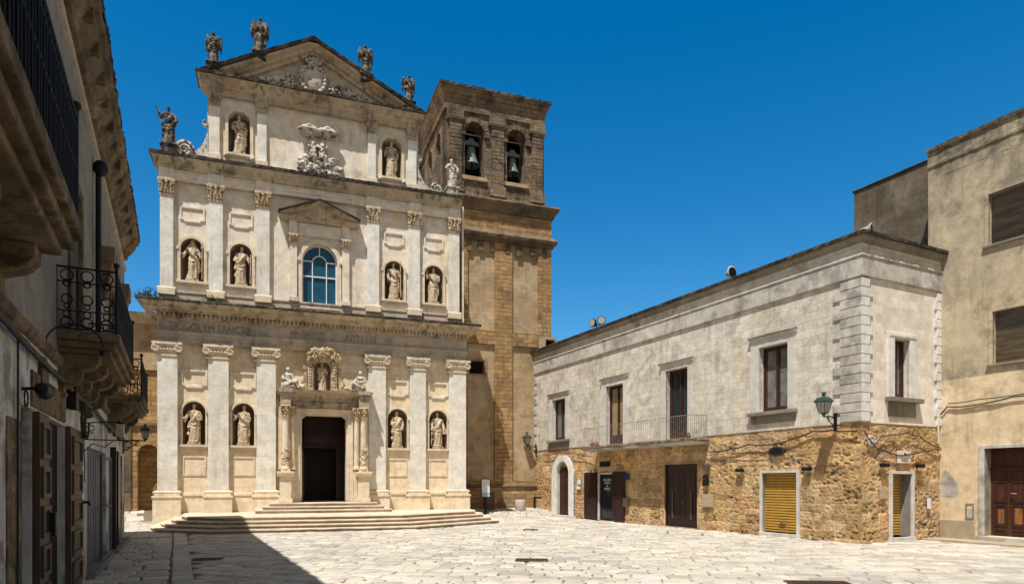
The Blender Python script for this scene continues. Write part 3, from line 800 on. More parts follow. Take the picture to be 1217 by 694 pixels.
pe.cornice(4.25, 7.22, [(.02, 14.0), (.08, 14.01), (.14, 14.06), (.30, 14.10), (.34, 14.17), (-.1, 14.19)], .15, step=.4, ends=(1, 1))
pe.prism([(4.2, 14.18), (7.27, 14.18), (5.735, 14.93)], ZU - .05, -.0)
def rake(m, u0, uc, u1, z0, zc, prof, back):
    grid = []
    for o, dz in prof:
        grid.append([(u0 - o, -back, z0 + dz), (u0 - o, o, z0 + dz), (uc, o, zc + dz), (u1 + o, o, z0 + dz), (u1 + o, -back, z0 + dz)])
    vs = [p for r_ in grid for p in r_]
    m.add(vs, [(i * 5 + k, i * 5 + k + 1, (i + 1) * 5 + k + 1, (i + 1) * 5 + k) for i in range(len(grid) - 1) for k in range(4)])
rake(pe, 4.25, 5.735, 7.22, 14.17, 14.90, [(-.0, .0), (.08, .01), (.14, .06), (.30, .10)], .15)
pe.out('pediment', m_corn, aed)
rk = M(tCH); rake(rk, 4.25, 5.735, 7.22, 14.17, 14.90, [(.30, .10), (.35, .12), (.36, .18), (-.15, .21)], .15); rk.out('pediment_top', m_dark, aed)

# ---- top storey
ZT = -.26
NT_ = [(1.76, 2.68), (8.66, 9.62)]
M(tCH).wall(rect(.9, 10.45, 16.1, 19.5), [octo(a, b, 16.82, 18.72, .26) for a, b in NT_], ZT, .85).out('wall', m_upper, church)
for a, b in NT_:
    nc = niche(a - .02, b + .02, 16.82, 18.80, ZT - .03, .6, 'box'); niche_frame(nc, a, b, 16.82, 18.72, a - .13, b + .13, ZT, 'oct')
    br = M(tCH)
    for x in (a - .1, b + .1): br.ball((x, ZT + .15, 16.62), (.1, .14, .13), 10, 7)
    br.out('corbel', m_relief, nc, True)
M(tCH).box(.86, 10.5, -1.0, ZT + .1, 16.1, 16.45).out('attic_plinth', m_frieze, church, bevel=.01)
for a, b in ((.97, 1.41), (2.98, 3.39), (7.98, 8.36), (9.93, 10.35)):
    pil = M(tCH).box(a, b, ZT - .1, -.1, 16.62, 18.75).out('pilaster', m_white, church, bevel=.01)
    M(tCH).box(a - .06, b + .06, ZT - .1, -.02, 16.30, 16.60).out('base', m_cream, pil, bevel=.02)
    cp = M(tCH)
    cp.frustum(a, b, ZT - .1, -.08, 18.75, 19.2, .07, .1); cp.box(a - .08, b + .08, ZT - .1, .04, 19.2, 19.28)
    for k in range(4):
        cp.ball((a + .05 + k * (b - a - .1) / 3, -.04, 18.88), (.06, .06, .09), 7, 5); cp.ball((a + .02 + k * (b - a - .04) / 3, .0, 19.06), (.06, .06, .09), 7, 5)
    cp.out('capital', m_corn, pil)
    M(tCH).box(a - .03, b + .03, -.2, .06, 19.29, 19.52).out('entablature_block', m_corn, pil)
moulded('frieze', .92, 10.42, [(-.2, 19.28), (-.04, 19.282), (-.04, 19.40), (.0, 19.41), (.0, 19.52)], m_corn, ends=(.3, .3))
moulded('cornice', .92, 10.42, [(.0, 19.50), (.08, 19.53), (.12, 19.64), (.26, 19.70), (.30, 19.82), (.40, 19.88)], m_corn, .3, .008, ends=(1, .7))
moulded('cornice_top', .92, 10.42, [(.40, 19.88), (.46, 19.90), (.47, 20.0), (.42, 20.02), (-.9, 20.04)], m_dark, .12, .018, ends=(1, .7))
M(tCH).prism([(.95, 19.9), (10.4, 19.9), (5.45, 22.3)], -1.0, -.25).out('tympanum', m_frieze, church)
rk = M(tCH)
def raker(m, prof, back, n=24, jit=.0):
    u0, uc, u1, z0, zc = .92, 5.42, 10.42, 19.88, 22.22
    grid = []
    for o, dz in prof:
        row = [(u0 - o * .6, -back, z0 + dz - .15), (u0 - o * .6, o, z0 + dz - .15 * (1))]
        for k in range(1, n):
            t = k / n; u = (u0 - o * .6) + (u1 - u0 + o) * t
            j = jit * rnd.uniform(-1, 1)
            row.append((u, o + j, z0 - .15 + dz + (zc - z0 + .15) * (1 - abs(u - uc) / ((uc - u0 + o * .6) if u < uc else (u1 + o * .4 - uc))) + j * .6))
        row += [(u1 + o * .4, o, z0 + dz - .15), (u1 + o * .4, -back, z0 + dz - .15)]
        grid.append(row)
    w_ = len(grid[0])
    m.add([p for r_ in grid for p in r_], [(i * w_ + k, i * w_ + k + 1, (i + 1) * w_ + k + 1, (i + 1) * w_ + k) for i in range(len(grid) - 1) for k in range(w_ - 1)])
raker(rk, [(-.28, -.3), (-.1, -.28), (-.08, -.16), (.06, -.10), (.12, -.02), (.30, .06), (.34, .14)], 1.0)
rk.out('raking_cornice', m_corn, church)
rk = M(tCH); raker(rk, [(.34, .14), (.42, .16), (.46, .30), (.38, .34), (-1.0, .36)], 1.0, 60, .02); rk.out('raking_cornice_top', m_dark, church)
# coat of arms and garlands in the tympanum
ca = M(tCH); rr_ = random.Random(11)
ca.ball((5.45, -.2, 20.85), (.5, .16, .62), 16, 10)
for k in range(20):
    a = 2 * math.pi * k / 20; ca.ball((5.45 + .56 * math.cos(a), -.12, 20.85 + .66 * math.sin(a)), (.12, .09, .12), 7, 5)
for k in range(5): ca.ball((5.15 + .15 * k, -.08, 21.62 + .12 * math.sin(k * .785)), (.09, .09, .12), 7, 5)
ca.tube([(5.05, -.1, 21.48), (5.45, -.02, 21.56), (5.85, -.1, 21.48)], .06, 6)
ca.out('coat_of_arms', m_relief, church, True)
for s in (-1, 1):
    gl = M(tCH)
    for k in range(62):
        t = rr_.random(); u = 5.45 + s * (.75 + 1.75 * t); z = 20.55 - .16 * t + .22 * (1 - t) * rr_.uniform(-.9, 1.4) + rr_.uniform(-.1, .1)
        gl.ball((u, -.2 + rr_.uniform(0, .08), z), (rr_.uniform(.05, .12), .07, rr_.uniform(.05, .11)), 7, 5)
    gl.out('garland', m_relief, church, True)

# side scrolls of the top storey
def side_scroll(c0, c1, s):
    m = M(tCH)
    pts = []
    for i in range(11):
        t = i / 10; a = math.pi / 2 * t
        pts.append((c0 + (c1 - c0) * math.sin(a), 16.55 + 1.45 * (1 - math.cos(a))))
    m.prism(pts + [(c1, 16.12), (c0, 16.12)], -.6, -.2)
    volute(m, c1 - s * .1, -.3, 17.95, .13, .12)
    return m
m = side_scroll(.1, .92, 1)
volute(m, -.02, -.2, 16.58, .34, .16); m.box(-.3, .3, -.6, -.2, 16.12, 16.4)
cap = [(-.02 + .42 * math.cos(math.pi * k / 12 + .2), 16.58 + .42 * math.sin(math.pi * k / 12 + .2)) for k in range(12)]
capi = [(-.02 + .34 * math.cos(math.pi * k / 12 + .2), 16.58 + .34 * math.sin(math.pi * k / 12 + .2)) for k in range(12)]
m.prism(cap + capi[::-1], -.6, -.0)
m.out('scroll', m_relief, church)
m = side_scroll(11.25, 10.42, -1); volute(m, 11.35, -.2, 16.5, .3, .16); m.box(11.1, 11.6, -.6, -.2, 16.12, 16.4)
m.out('scroll', m_relief, church)

# left flank of the church beyond the facade
lw = M(tCH)
lw.wall(rect(-14, -.95, .0, 9.45), [arch(-2.35, -1.45, .5, 3.7), arch(-4.9, -3.4, 4.4, 6.4)], -3.0, .5)
lw.box(-14, -.95, -9, -3.6, .0, 9.4)
lw.out('flank_wall', m_brick, church)
lu = M(tCH).box(-14, -.95, -3.02, -2.9, 7.2, 9.35); lu.out('flank_frieze', m_tpanel, church)
moulded('flank_cornice', -14, -1.0, [(-2.9, 9.35), (-2.75, 9.38), (-2.6, 9.5), (-2.35, 9.62), (-2.3, 9.78), (-3.2, 9.82)], m_corn, .5, .01, back=3.2, ends=(0, 0))
fm = M(tCH); fm.box(-14, -.95, -3.0, -2.88, 4.55, 4.72); fm.box(-14, -2.6, -3.0, -2.9, 1.5, 1.72); fm.box(-3.1, -2.6, -3.0, -2.93, .3, 4.5)
fm.out('flank_moulding', m_tcorn, church, bevel=.02)

# ------------------------------------------------------------------ steps
M(tCH).box(4.55, 7.3, -3.1, .3, .5, .98).out('threshold', m_step, church)
st = thing('church_steps', 'broad pale stone steps in front of the church portal', 'steps', FCH.o, ACH)
base_poly = [(-1.04, -.6), (-1.04, 1.0), (-.98, 2.3), (-.5, 4.05), (1.5, 5.72), (9.1, 5.8), (13.6, 2.9), (14.1, 1.2), (14.1, -.6)]
def inset(poly, d):
    out = []
    n = len(poly)
    for i in range(n):
        p0, p1, p2 = [Vector(poly[j % n]) for j in (i - 1, i, i + 1)]
        a = (p1 - p0).normalized(); b = (p2 - p1).normalized()
        na = Vector((a.y, -a.x)); nb = Vector((b.y, -b.x))
        k = (na + nb); k = k / max(.3, k.dot(na))
        q = p1 + k * d
        if i in (0, n - 1): q.y = p1.y
        out.append((q.x, q.y))
    return out
def slab_poly(name, poly, z0, z1, nose=.045, seg=.5, rr=3):
    # subdivide outline, wear the edge
    r = random.Random(rr)
    pts = []
    n = len(poly)
    for i in range(n):
        a, b = Vector(poly[i]), Vector(poly[(i + 1) % n])
        L = (b - a).length; k = max(1, int(L / seg)) if i != n - 1 else 1
        for j in range(k): pts.append(a + (b - a) * (j / k))
    c = sum(pts, Vector((0, 0))) / len(pts)
    m = len(pts); vs = []
    for (d, z) in ((0, z0), (0, z1 - .055), (nose, z1 - .05), (nose, z1 - .015), (nose - .015, z1)):
        for p in pts:
            dd = (p - c).normalized()
            j = r.uniform(-.008, .008)
            vs.append((p.x + dd.x * (d + j), p.y + dd.y * (d + j), z + (r.uniform(-.006, .002) if z > z1 - .02 else 0)))
    fs = [(l * m + i, l * m + (i + 1) % m, (l + 1) * m + (i + 1) % m, (l + 1) * m + i) for l in range(4) for i in range(m)]
    tr = tessellate_polygon([[Vector((v[0], v[1], 0)) for v in vs[4 * m:]]])
    fs += [tuple(4 * m + i for i in t) for t in tr]
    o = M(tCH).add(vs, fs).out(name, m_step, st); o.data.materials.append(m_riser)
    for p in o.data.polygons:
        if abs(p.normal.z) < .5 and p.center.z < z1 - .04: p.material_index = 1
    return o
ins = -1 if max(p[1] for p in inset(base_poly, .38)) > 5.8 else 1
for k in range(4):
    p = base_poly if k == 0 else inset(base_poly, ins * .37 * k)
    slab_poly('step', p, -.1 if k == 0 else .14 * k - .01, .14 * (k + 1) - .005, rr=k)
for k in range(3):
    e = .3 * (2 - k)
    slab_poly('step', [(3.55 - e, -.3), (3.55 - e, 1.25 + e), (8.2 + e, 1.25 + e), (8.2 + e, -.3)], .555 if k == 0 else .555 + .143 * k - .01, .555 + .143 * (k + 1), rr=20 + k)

# ------------------------------------------------------------------ bell tower
tower = thing('bell_tower', 'square brown stone bell tower with arched belfry behind the right side of the church', 'tower', FCH.w(16, 7, 0), ACH)
def tTW(u, o, z): return (u - 16, -o - 7, z)
def tTS(v, o, z): return (-3.3 - o - 0.0, v - 3.0, z)        # left side face of belfry: v = depth behind front
OT = -4.0
W0, W1 = 12.7, 19.27
core = M(tTW); core.box(W0 + .05, W1 - .05, -10.2, OT - .75, -.2, 18.2)
core.out('core', m_brick, tower)
sh = M(tTW)
pan = [rect(16.79, 18.43, 2.0, 9.84), rect(16.79, 18.43, 10.65, 15.75), rect(14.1, 15.71, 10.65, 15.75), rect(14.1, 15.71, 2.0, 9.84)]
sh.wall(rect(W0, W1, -.2, 18.2), pan, OT, .14)
for (x) in (W0, W1): sh.add([(x, OT, -.2), (x, OT, 18.2), (x, OT - 6.3, 18.2), (x, OT - 6.3, -.2)], [(0, 1, 2, 3)])
sh.out('pier_wall', m_brick, tower)
for k, (x0, x1, z0, z1) in enumerate(((16.79, 18.43, 2.0, 9.84), (16.79, 18.43, 10.65, 15.75), (14.1, 15.71, 10.65, 15.75))):
    M(tTW).box(x0, x1, OT - .3, OT - .13, z0, z1).out('recessed_panel', m_tpanel, tower)
M(tTW).wall(rect(14.1, 15.71, 2.0, 9.84), [rect(14.22, 15.12, 8.12, 8.88)], OT - .13, .4).out('recessed_panel', m_tpanel, tower)
wf = M(tTW).ring(rect(14.22, 15.12, 8.12, 8.88), [(14.08, 8.02), (15.26, 8.02), (15.26, 8.98), (14.08, 8.98)], OT - .2, OT - .07).out('window', m_brick, tower)
M(tTW).box(14.1, 15.3, OT - .6, OT - .5, 8.0, 9.0).out('pane', m_void, wf)
bs = M(tTW); bs.box(W0 - .12, W1 + .12, OT - 6.4, OT + .12, -.2, 1.6)
bs.out('base', m_brick, tower, bevel=.03)
def tcorn(name, u0, u1, prof, mat=m_tcorn, jit=.012, step=.18):
    # cornice whose profile is measured from the tower front
    m = M(lambda u, o, z: tTW(u, o + OT, z))
    return m.cornice(u0, u1, prof, 8.6, step, jit).out(name, mat, tower)
tcorn('string_course', W0, W1, [(.12, 1.60), (.20, 1.63), (.20, 1.73), (.0, 1.80)])
tcorn('string_course', W0, W1, [(.0, 15.72), (.09, 15.76), (.12, 15.88), (.25, 15.96), (.30, 16.12), (.28, 16.18), (.0, 16.42)])
tcorn('string_course', W0, W1, [(.0, 17.42), (.10, 17.48), (.16, 17.66), (.32, 17.86), (.40, 18.02), (.38, 18.12), (.0, 18.22), (-.3, 18.24)])
for k in range(8):
    u = 13.2 + k * .78 + rnd.uniform(-.08, .08); M(tTW).box(u, u + rnd.uniform(.25, .4), OT - .01, OT + rnd.uniform(.02, .06), 15.1 + rnd.uniform(-.1, .2), 15.7).out('frieze_block', m_tcorn, tower, bevel=.03)
# belfry
B0, B1 = 12.85, 18.80
A1 = arch(13.93, 15.08, 19.35, 22.45); A2 = arch(16.48, 17.63, 19.35, 22.45)
bf = M(tTW)
bf.wall(rect(B0, B1, 18.15, 23.0), [A1, A2], OT - .08, .9)
bel = bf.out('belfry_wall', m_belfry, tower)
# side faces and back
sd_ = M(lambda v, o, z: tTW(B0 - o, OT - .08 - v, z))
sd_.wall(rect(.9, 8.4, 18.15, 23.0), [arch(1.35, 2.5, 19.35, 22.45), arch(3.6, 4.75, 19.35, 22.45)], 0, .7)
sd_.add([(0, 0, 18.15), (.9, 0, 18.15), (.9, 0, 23), (0, 0, 23)], [(0, 1, 2, 3)])
sd_.out('belfry_wall', m_belfry, tower)
sd_ = M(lambda v, o, z: tTW(B1 + o, OT - .08 - v, z))
sd_.wall(rect(0, 5.95, 18.15, 23.0), [arch(1.35, 2.5, 19.35, 22.45), arch(3.6, 4.75, 19.35, 22.45)], 0, .7)
sd_.out('belfry_wall', m_belfry, tower)
bk = M(tTW); bk.box(B0, B1, OT - 8.5, OT - 5.5, 18.15, 23.0); bk.box(B0, B1, OT - 6, OT - .1, 18.1, 18.3); bk.box(B0 + .01, B1 - .01, OT - 6, OT - .1, 22.9, 23.1)
bk.box(B0 + .01, B1 - .01, OT - 2.9, OT - 2.6, 18.2, 23)
bk.out('belfry_back', m_void, tower)
for (a, b) in ((13.02, 13.72), (15.50, 16.24), (18.00, 18.68)):
    p = M(tTW)
    r_ = random.Random(int(a * 10)); z = 18.9
    while z < 22.35:
        h = .205; j = r_.uniform(-.012, .012)
        p.box(a + j, b + j * .5, OT - .1, OT + .10 + r_.uniform(-.012, .012), z, z + h - .022); z += h
    p.box(a + .04, b - .04, OT - .1, OT + .07, 18.9, 22.36)
    pil = p.out('pilaster', m_belfry, tower)
    M(tTW).box(a - .1, b + .1, OT - .1, OT + .2, 18.3, 18.9).out('base', m_belfry, pil, bevel=.02)
    M(lambda u, o, z: tTW(u, o + OT, z)).cornice(a, b, [(.1, 22.34), (.18, 22.38), (.2, 22.5), (.12, 22.55), (.12, 22.98)], .1, step=9).out('capital', m_belfry, pil)
for (c) in (14.505, 17.055):
    v = M(tTW)
    for k in range(13):                       # voussoirs
        a = math.pi * (k + .5) / 13; da = math.pi / 13 * .46
        p_ = []
        for rr, aa in ((.585, a - da), (.86, a - da), (.86, a + da), (.585, a + da)):
            p_.append((c - rr * math.cos(aa), 21.875 + rr * math.sin(aa)))
        v.prism(p_, OT - .12, OT + .0 + .02 * (k % 2))
    for s in (-1, 1): v.box(c + s * .72 - .16, c + s * .72 + .16, OT - .1, OT + .08, 21.62, 21.82)
    v.out('arch_surround', m_belfry, tower)
for (a, b) in ((13.75, 15.25), (16.3, 17.8)): M(tTW).box(a, b, OT - .5, OT + .05, 19.12, 19.34).out('sill', m_tpanel, tower, bevel=.02)
tcorn('parapet_cornice', B0 - .14, B1, [(-.08, 22.95), (.02, 22.98), (.03, 23.35), (.06, 23.4), (.06, 23.62), (.12, 23.74), (.20, 23.84), (.24, 24.0), (.30, 24.08), (.31, 24.14)], m_belfry, .012)
tcorn('parapet_top', B0 - .14, B1, [(.31, 24.12), (.34, 24.14), (.34, 24.30), (.2, 24.36), (-3.0, 24.45)], m_dark, .03, .14)
# ------------------------------------------------------------------ corner house on the right
house = thing('corner_house', 'two-storey corner house with pale render above a rough golden stone ground floor', 'house', FK.o, AK)
LEN = 21.6; DEP = 4.05
m_ = M(); m_.box(.62, DEP, .62, LEN - .3, -.1, 9.3); m_.box(DEP, 9, 1.5, LEN - .3, -.1, 9.2)
m_.out('core', m_void, house)

def rubble_wall(face, tf, u0, u1, z1, holes, seed, name='ground_floor_wall'):
    """rough tufa courses as displaced geometry; holes = list of (ua, ub, za, zb)"""
    r = random.Random(seed)
    st = .027
    def lines(a, b, extra):
        ls = set()
        k = a
        while k < b: ls.add(round(k, 4)); k += st
        ls.add(b)
        ls = sorted(ls)
        for e in extra:
            i = min(range(len(ls)), key=lambda i: abs(ls[i] - e)); ls[i] = e
        return sorted(set(ls))
    us = lines(u0, u1, [h[0] for h in holes] + [h[1] for h in holes])
    zs = lines(-.15, z1, [h[2] for h in holes] + [h[3] for h in holes])
    rows = []; z = -.2
    while z < z1:
        h = r.choice((.24, .28, .32, .36)); cs = []; u = u0 - r.random() * .4
        while u < u1 + .5:
            w_ = r.uniform(.34, .78); t = r.uniform(.70, 1.16)
            kk = (t * r.uniform(.98, 1.06), t * r.uniform(.95, 1.02), t * r.uniform(.85, 1.05))
            if r.random() < .08: kk = tuple(x * 1.22 for x in kk)
            cs.append((u, u + w_, r.uniform(-.012, .006), kk, r.choice((.05, .1, .2, .5, 1.0)) * (.25 if z > 3.15 else 1))); u += w_
        rows.append((z, z + h, cs)); z += h
    V, C = [], []
    for z in zs:
        for u in us:
            uu = u + .03 * noise.noise((u * 2.1, z * 2.1, seed)); zz = z + .035 * noise.noise((u * 1.7, z * 2.3, seed + 9))
            row = next((q for q in rows if q[0] <= zz < q[1]), rows[-1])
            cell = next((c for c in row[2] if c[0] <= uu < c[1]), row[2][-1])
            e = min(uu - cell[0], cell[1] - uu, (zz - row[0]), (row[1] - zz))
            j = smooth(.006, .026, e)
            ero = noise.fractal((u * 6.5, z * 8, seed), .8, 2.0, 4)
            big = noise.noise((u * .5, z * .7, seed + 3))
            er = cell[4] * (.6 + .8 * smooth(-.2, .3, big)); d = (cell[2] - .012 * er) * j - .016 * (1 - j) + .022 * ero * (.25 + er) * (.3 + .7 * j)
            fine = noise.noise((u * 14, z * 14, seed)); d += .016 * fine
            pit = noise.noise((u * 7, z * 11, seed + 5)); pt = smooth(.22, .36, pit) * min(1, .15 + er); d -= .05 * pt
            near = min([max(h[0] - u, u - h[1], h[2] - z, z - h[3]) for h in holes] + [9])
            k = smooth(.0, .2, near) if holes else 1
            edge = smooth(0, .25, u - u0) * smooth(0, .25, u1 - u)
            d = d * k * (.25 + .75 * edge)
            V.append(tf(u, d - .02, z))
            m = (1.22 - .22 * j - .14 * min(1, er) * j) * (1 - .42 * pt)
            C.append((cell[3][0] * m, cell[3][1] * m, cell[3][2] * m, 1))
    n = len(us); F = []
    for a in range(len(zs) - 1):
        for b in range(n - 1):
            cu = (us[b] + us[b + 1]) / 2; cz = (zs[a] + zs[a + 1]) / 2
            if any(h[0] < cu < h[1] and h[2] < cz < h[3] for h in holes): continue
            F.append((a * n + b, a * n + b + 1, (a + 1) * n + b + 1, (a + 1) * n + b))
    b0 = len(V)
    for h in holes:
        q = [(h[0], h[2]), (h[1], h[2]), (h[1], h[3]), (h[0], h[3])]
        s = len(V)
        for o in (-.02, -.5):
            for u, z in q: V.append(tf(u, o, z)); C.append((.9, .9, .9, 1))
        F += [(s + i, s + (i + 1) % 4, s + 4 + (i + 1) % 4, s + 4 + i) for i in range(4)]
    me = bpy.data.meshes.new(name); me.from_pydata(V, [], F)
    at = me.color_attributes.new('blk', 'FLOAT_COLOR', 'POINT'); at.data.foreach_set('color', [x for c in C for x in c])
    me.materials.append(m_rub)
    o = bpy.data.objects.new(name, me); COL.objects.link(o); o.parent = house
    me.polygons.foreach_set('use_smooth', [True] * len(me.polygons))
    return o
rubble_wall('RF', tRF, 0, LEN, 3.76, [(2.4, 3.9, .12, 2.23), (7.3, 9.34, .02, 2.67), (13.09, 14.4, .02, 2.38), (17.1, 18.45, .12, 2.75)], 3)
rubble_wall('RS', tRS, 0, DEP, 3.76, [(1.48, 2.47, .14, 2.17)], 8)

RFW = [('w', 2.75, 4.02, 4.43, 6.76, 2.44, 4.41, 7.14), ('d', 7.8, 9.18, 3.74, 6.7, 7.55, 9.5, 7.0), ('d', 12.25, 13.65, 3.74, 6.6, 11.9, 14.05, 6.97), ('w', 17.5, 18.9, 4.25, 6.5, 17.15, 19.3, 6.82)]
M(tRF).wall([(.0, 3.76), (LEN, 3.76), (LEN, 8.28), (.0, 8.28)], [rect(a, b, c, d) for _, a, b, c, d, _, _, _ in RFW], .0, .45).out('front_wall', m_rfp, house)
M(tRS).wall(rect(.0, DEP, 3.76, 8.28), [rect(1.56, 2.34, 4.61, 6.5)], .0, .4).out('side_wall', m_rsp, house)
# cornice bands wrap the corner
def wrap(name, prof, mat, jit=0, step=.4, z0=None):
    # profile (out, z) swept along RF (t from LEN to 0) and RS (0 to DEP)
    grid = []
    for o, z in prof:
        row = [(.3, LEN + o * .6, z)]
        n = int(LEN / step)
        for k in range(n + 1):
            j = jit * rnd.uniform(-1, 1) if 0 < k < n else 0
            y = (LEN + o * .6) + (-o - LEN - o * .6) * k / n
            row.append((-o + j, y, z + j * .7))
        n2 = int(DEP / step)
        for k in range(1, n2 + 1):
            j = jit * rnd.uniform(-1, 1) if k < n2 else 0
            row.append((-o + (DEP - .002 + o) * k / n2, -o + j, z + j * .7))
        grid.append(row)
    w_ = len(grid[0])
    return M().add([p for r_ in grid for p in r_], [(i * w_ + k, i * w_ + k + 1, (i + 1) * w_ + k + 1, (i + 1) * w_ + k) for i in range(len(grid) - 1) for k in range(w_ - 1)]).out(name, mat, house)
wrap('lower_band', [(-.05, 8.26), (.05, 8.265), (.07, 8.30), (.07, 8.90), (-.05, 8.905)], m_band)
wrap('upper_band', [(-.05, 8.90), (.10, 8.905), (.10, 8.97), (.03, 8.98), (.03, 9.32)], m_rfp)
wrap('cornice', [(.03, 9.30), (.08, 9.31), (.10, 9.38), (.18, 9.42), (.20, 9.50)], m_sill, .006, .25)
wrap('roof_edge', [(.20, 9.50), (.27, 9.51), (.28, 9.60), (.22, 9.63), (-.4, 9.68)], m_dark, .02, .09)
# quoins
def quoins(tf, a, w1, w2, sgn, z0, z1, n):
    q = M(tf); h = (z1 - z0) / n
    for k in range(n):
        w_ = w1 if k % 2 else w2
        x0, x1 = (a, a + sgn * w_) if sgn > 0 else (a + sgn * w_, a)
        q.box(x0, x1, -.02, .045, z0 + k * h + .028, z0 + (k + 1) * h)
        q.box(min(x0, x1), max(x0, x1) - .02, -.02, .02, z0 + k * h, z0 + k * h + .028)
    return q
def corner_quoins():
    q = M(); n = 15; z0, z1 = 3.78, 8.24; h = (z1 - z0) / n
    for k in range(n):
        a, b = ((.98, .50) if k % 2 else (.72, .36))
        zz0, zz1 = z0 + k * h + .028, z0 + (k + 1) * h
        q.box(-.045, b, -.045, .1, zz0, zz1); q.box(-.045, .1, .1, a, zz0, zz1)
        q.box(-.02, b - .03, -.02, .1, zz0 - .029, zz0); q.box(-.02, .1, .1, a - .03, zz0 - .029, zz0)
    return q
cq = corner_quoins().out('quoins', m_rsq, house, bevel=.008)
cq.data.materials.append(m_band)
for p in cq.data.polygons:
    if p.center.y > .02 and p.center.x < .12: p.material_index = 1
quoins(tRF, LEN, .85, .6, -1, 3.78, 8.24, 15).out('quoins', m_band, house, bevel=.008)
quoins(tRS, DEP - .002, .36, .24, -1, 3.78, 8.24, 15).out('quoins', m_rsq, house, bevel=.008)

def sash(tf, a, b, c, d, par, glass, o=-.2, leafs=2, panel=0):
    f = M(tf); f.ring(rect(a + .06, b - .06, c + .06, d - .06), rect(a, b, c, d), o - .04, o + .03)
    mid = (a + b) / 2; w_ = (b - a - .12) / leafs
    for k in range(leafs):
        x0 = a + .06 + k * w_; x1 = x0 + w_
        f.ring(rect(x0 + .075, x1 - .075, c + .16 + panel, d - .14), rect(x0 + .004, x1 - .004, c + .065, d - .065), o - .03, o + .015)
    f.box(mid - .045, mid + .045, o, o + .035, c + .07, d - .07)
    s = f.out('sash', m_woodr, par)
    M(tf).box(a + .02, b - .02, o - .05, o - .025, c + .02, d - .02).out('pane', glass, s)
    return s
GL = [m_curt, m_glassd, m_tan, m_curt]
for i, (ty, a, b, c, d, fa, fb, ft) in enumerate(RFW):
    fr_ = M(tRF)
    z0 = 4.24 if ty == 'w' else 3.70
    bot = c if ty == 'w' else 3.70
    fr_.box(fa, a, -.05, .055, bot - .0, d); fr_.box(b, fb, -.05, .055, bot, d); fr_.box(fa, fb, -.05, .055, d, ft - .07); fr_.box(fa - .05, fb + .05, -.02, .12, ft - .07, ft)
    wd = fr_.out('window' if ty == 'w' else 'balcony_door', m_frame, house, bevel=.01)
    M(tRF).cornice(fa - .06, fb + .06, [(.12, ft), (.15, ft + .01), (.14, ft + .05), (-.02, ft + .07)], .02, .12, .01, ends=(0, 0)).out('hood', m_sill, wd)
    if ty == 'w':
        sl = M(tRF); sl.box(fa - .08, fb + .08, -.05, .17, c - .13, c - .001); sl.box(fa + .02, fb - .02, -.02, .05, c - .42, c - .131)
        sl.out('sill', m_sill, wd, bevel=.015)
    sash(tRF, a, b, c, d, wd, GL[i], -.22, 2, .3 if ty == 'd' else 0)
    # half-open inner curtains / leaf seen behind the glass
M(tRS).box(1.23, 1.56, -.05, .055, 4.61, 6.5).box(2.34, 2.72, -.05, .055, 4.61, 6.5).box(1.23, 2.72, -.05, .055, 6.5, 6.68)
fr_ = M(tRS); fr_.box(1.23, 1.56, -.05, .055, 4.61, 6.5); fr_.box(2.34, 2.72, -.05, .055, 4.61, 6.5); fr_.box(1.23, 2.72, -.05, .055, 6.5, 6.70); fr_.box(1.30, 2.65, .05, .075, 6.56, 6.66)
wd = fr_.out('window', m_rsq, house, bevel=.01)
M(tRS).box(1.12, 2.86, -.05, .2, 4.47, 4.609).box(1.3, 2.66, -.02, .04, 4.0, 4.469).out('sill', m_sill, wd, bevel=.012)
sash(tRS, 1.56, 2.34, 4.61, 6.5, wd, m_curt, -.2)

# balcony
bc = M(tRF); bc.frustum(6.66, 14.42, -.02, .84, 3.44, 3.52, .03, .04); bc.box(6.6, 14.48, -.02, .93, 3.52, 3.60)
bal = bc.out('balcony', m_band, house, bevel=.012)
M(tRF).cornice(6.6, 14.48, [(.93, 3.53), (.95, 3.54), (.95, 3.585), (.93, 3.60)], .0, .15, .006, ends=(.02, .02)).out('worn_edge', m_lbst, bal)
rl = M(tRF)
for u in [6.7 + k * .128 for k in range(61)]: rl.tube([(u, .86, 3.6), (u, .86, 4.56)], .0065, 5)
for (a, b) in (((6.68, .86, 4.57), (14.4, .86, 4.57)), ((6.68, .86, 3.66), (14.4, .86, 3.66)), ((6.68, .0, 4.57), (6.68, .86, 4.57)), ((14.4, .0, 4.57), (14.4, .86, 4.57)), ((6.68, 0, 3.66), (6.68, .86, 3.66)), ((14.4, 0, 3.66), (14.4, .86, 3.66))):
    rl.tube([a, b], .014, 6)
for u in (6.68, 14.4):
    for k in range(7): rl.tube([(u, .08 + k * .12, 3.6), (u, .08 + k * .12, 4.56)], .009, 5)
rl.out('railing', m_railg, bal)

# doors of the ground floor
dr = M(tRF); dr.box(2.3, 2.4, -.35, .04, .05, 2.31); dr.box(3.9, 4.0, -.35, .04, .05, 2.31); dr.box(2.4, 3.9, -.35, .04, 2.23, 2.31); dr.box(2.28, 4.02, -.4, .07, -.02, .12)
d1 = dr.out('shutter_door', m_frame, house, bevel=.008)
sh = M(tRF); nsl = 22
prof = []
for k in range(nsl):
    z = .13 + k * (2.1 / nsl); h = 2.1 / nsl
    prof += [(-.20, z), (-.155, z + h * .3), (-.155, z + h * .75), (-.205, z + h * .95)]
vs = [(2.4, o, z) for o, z in prof] + [(3.9, o, z) for o, z in prof]; n = len(prof)
sh.add(vs, [(i, i + 1, n + i + 1, n + i) for i in range(n - 1)])
ro = sh.out('roller_shutter', m_shut, d1)
M(tRF).box(3.02, 3.28, -.16, -.12, .38, .44).ball((3.15, -.12, .5), (.03, .03, .03)).out('handle', m_rust, ro)

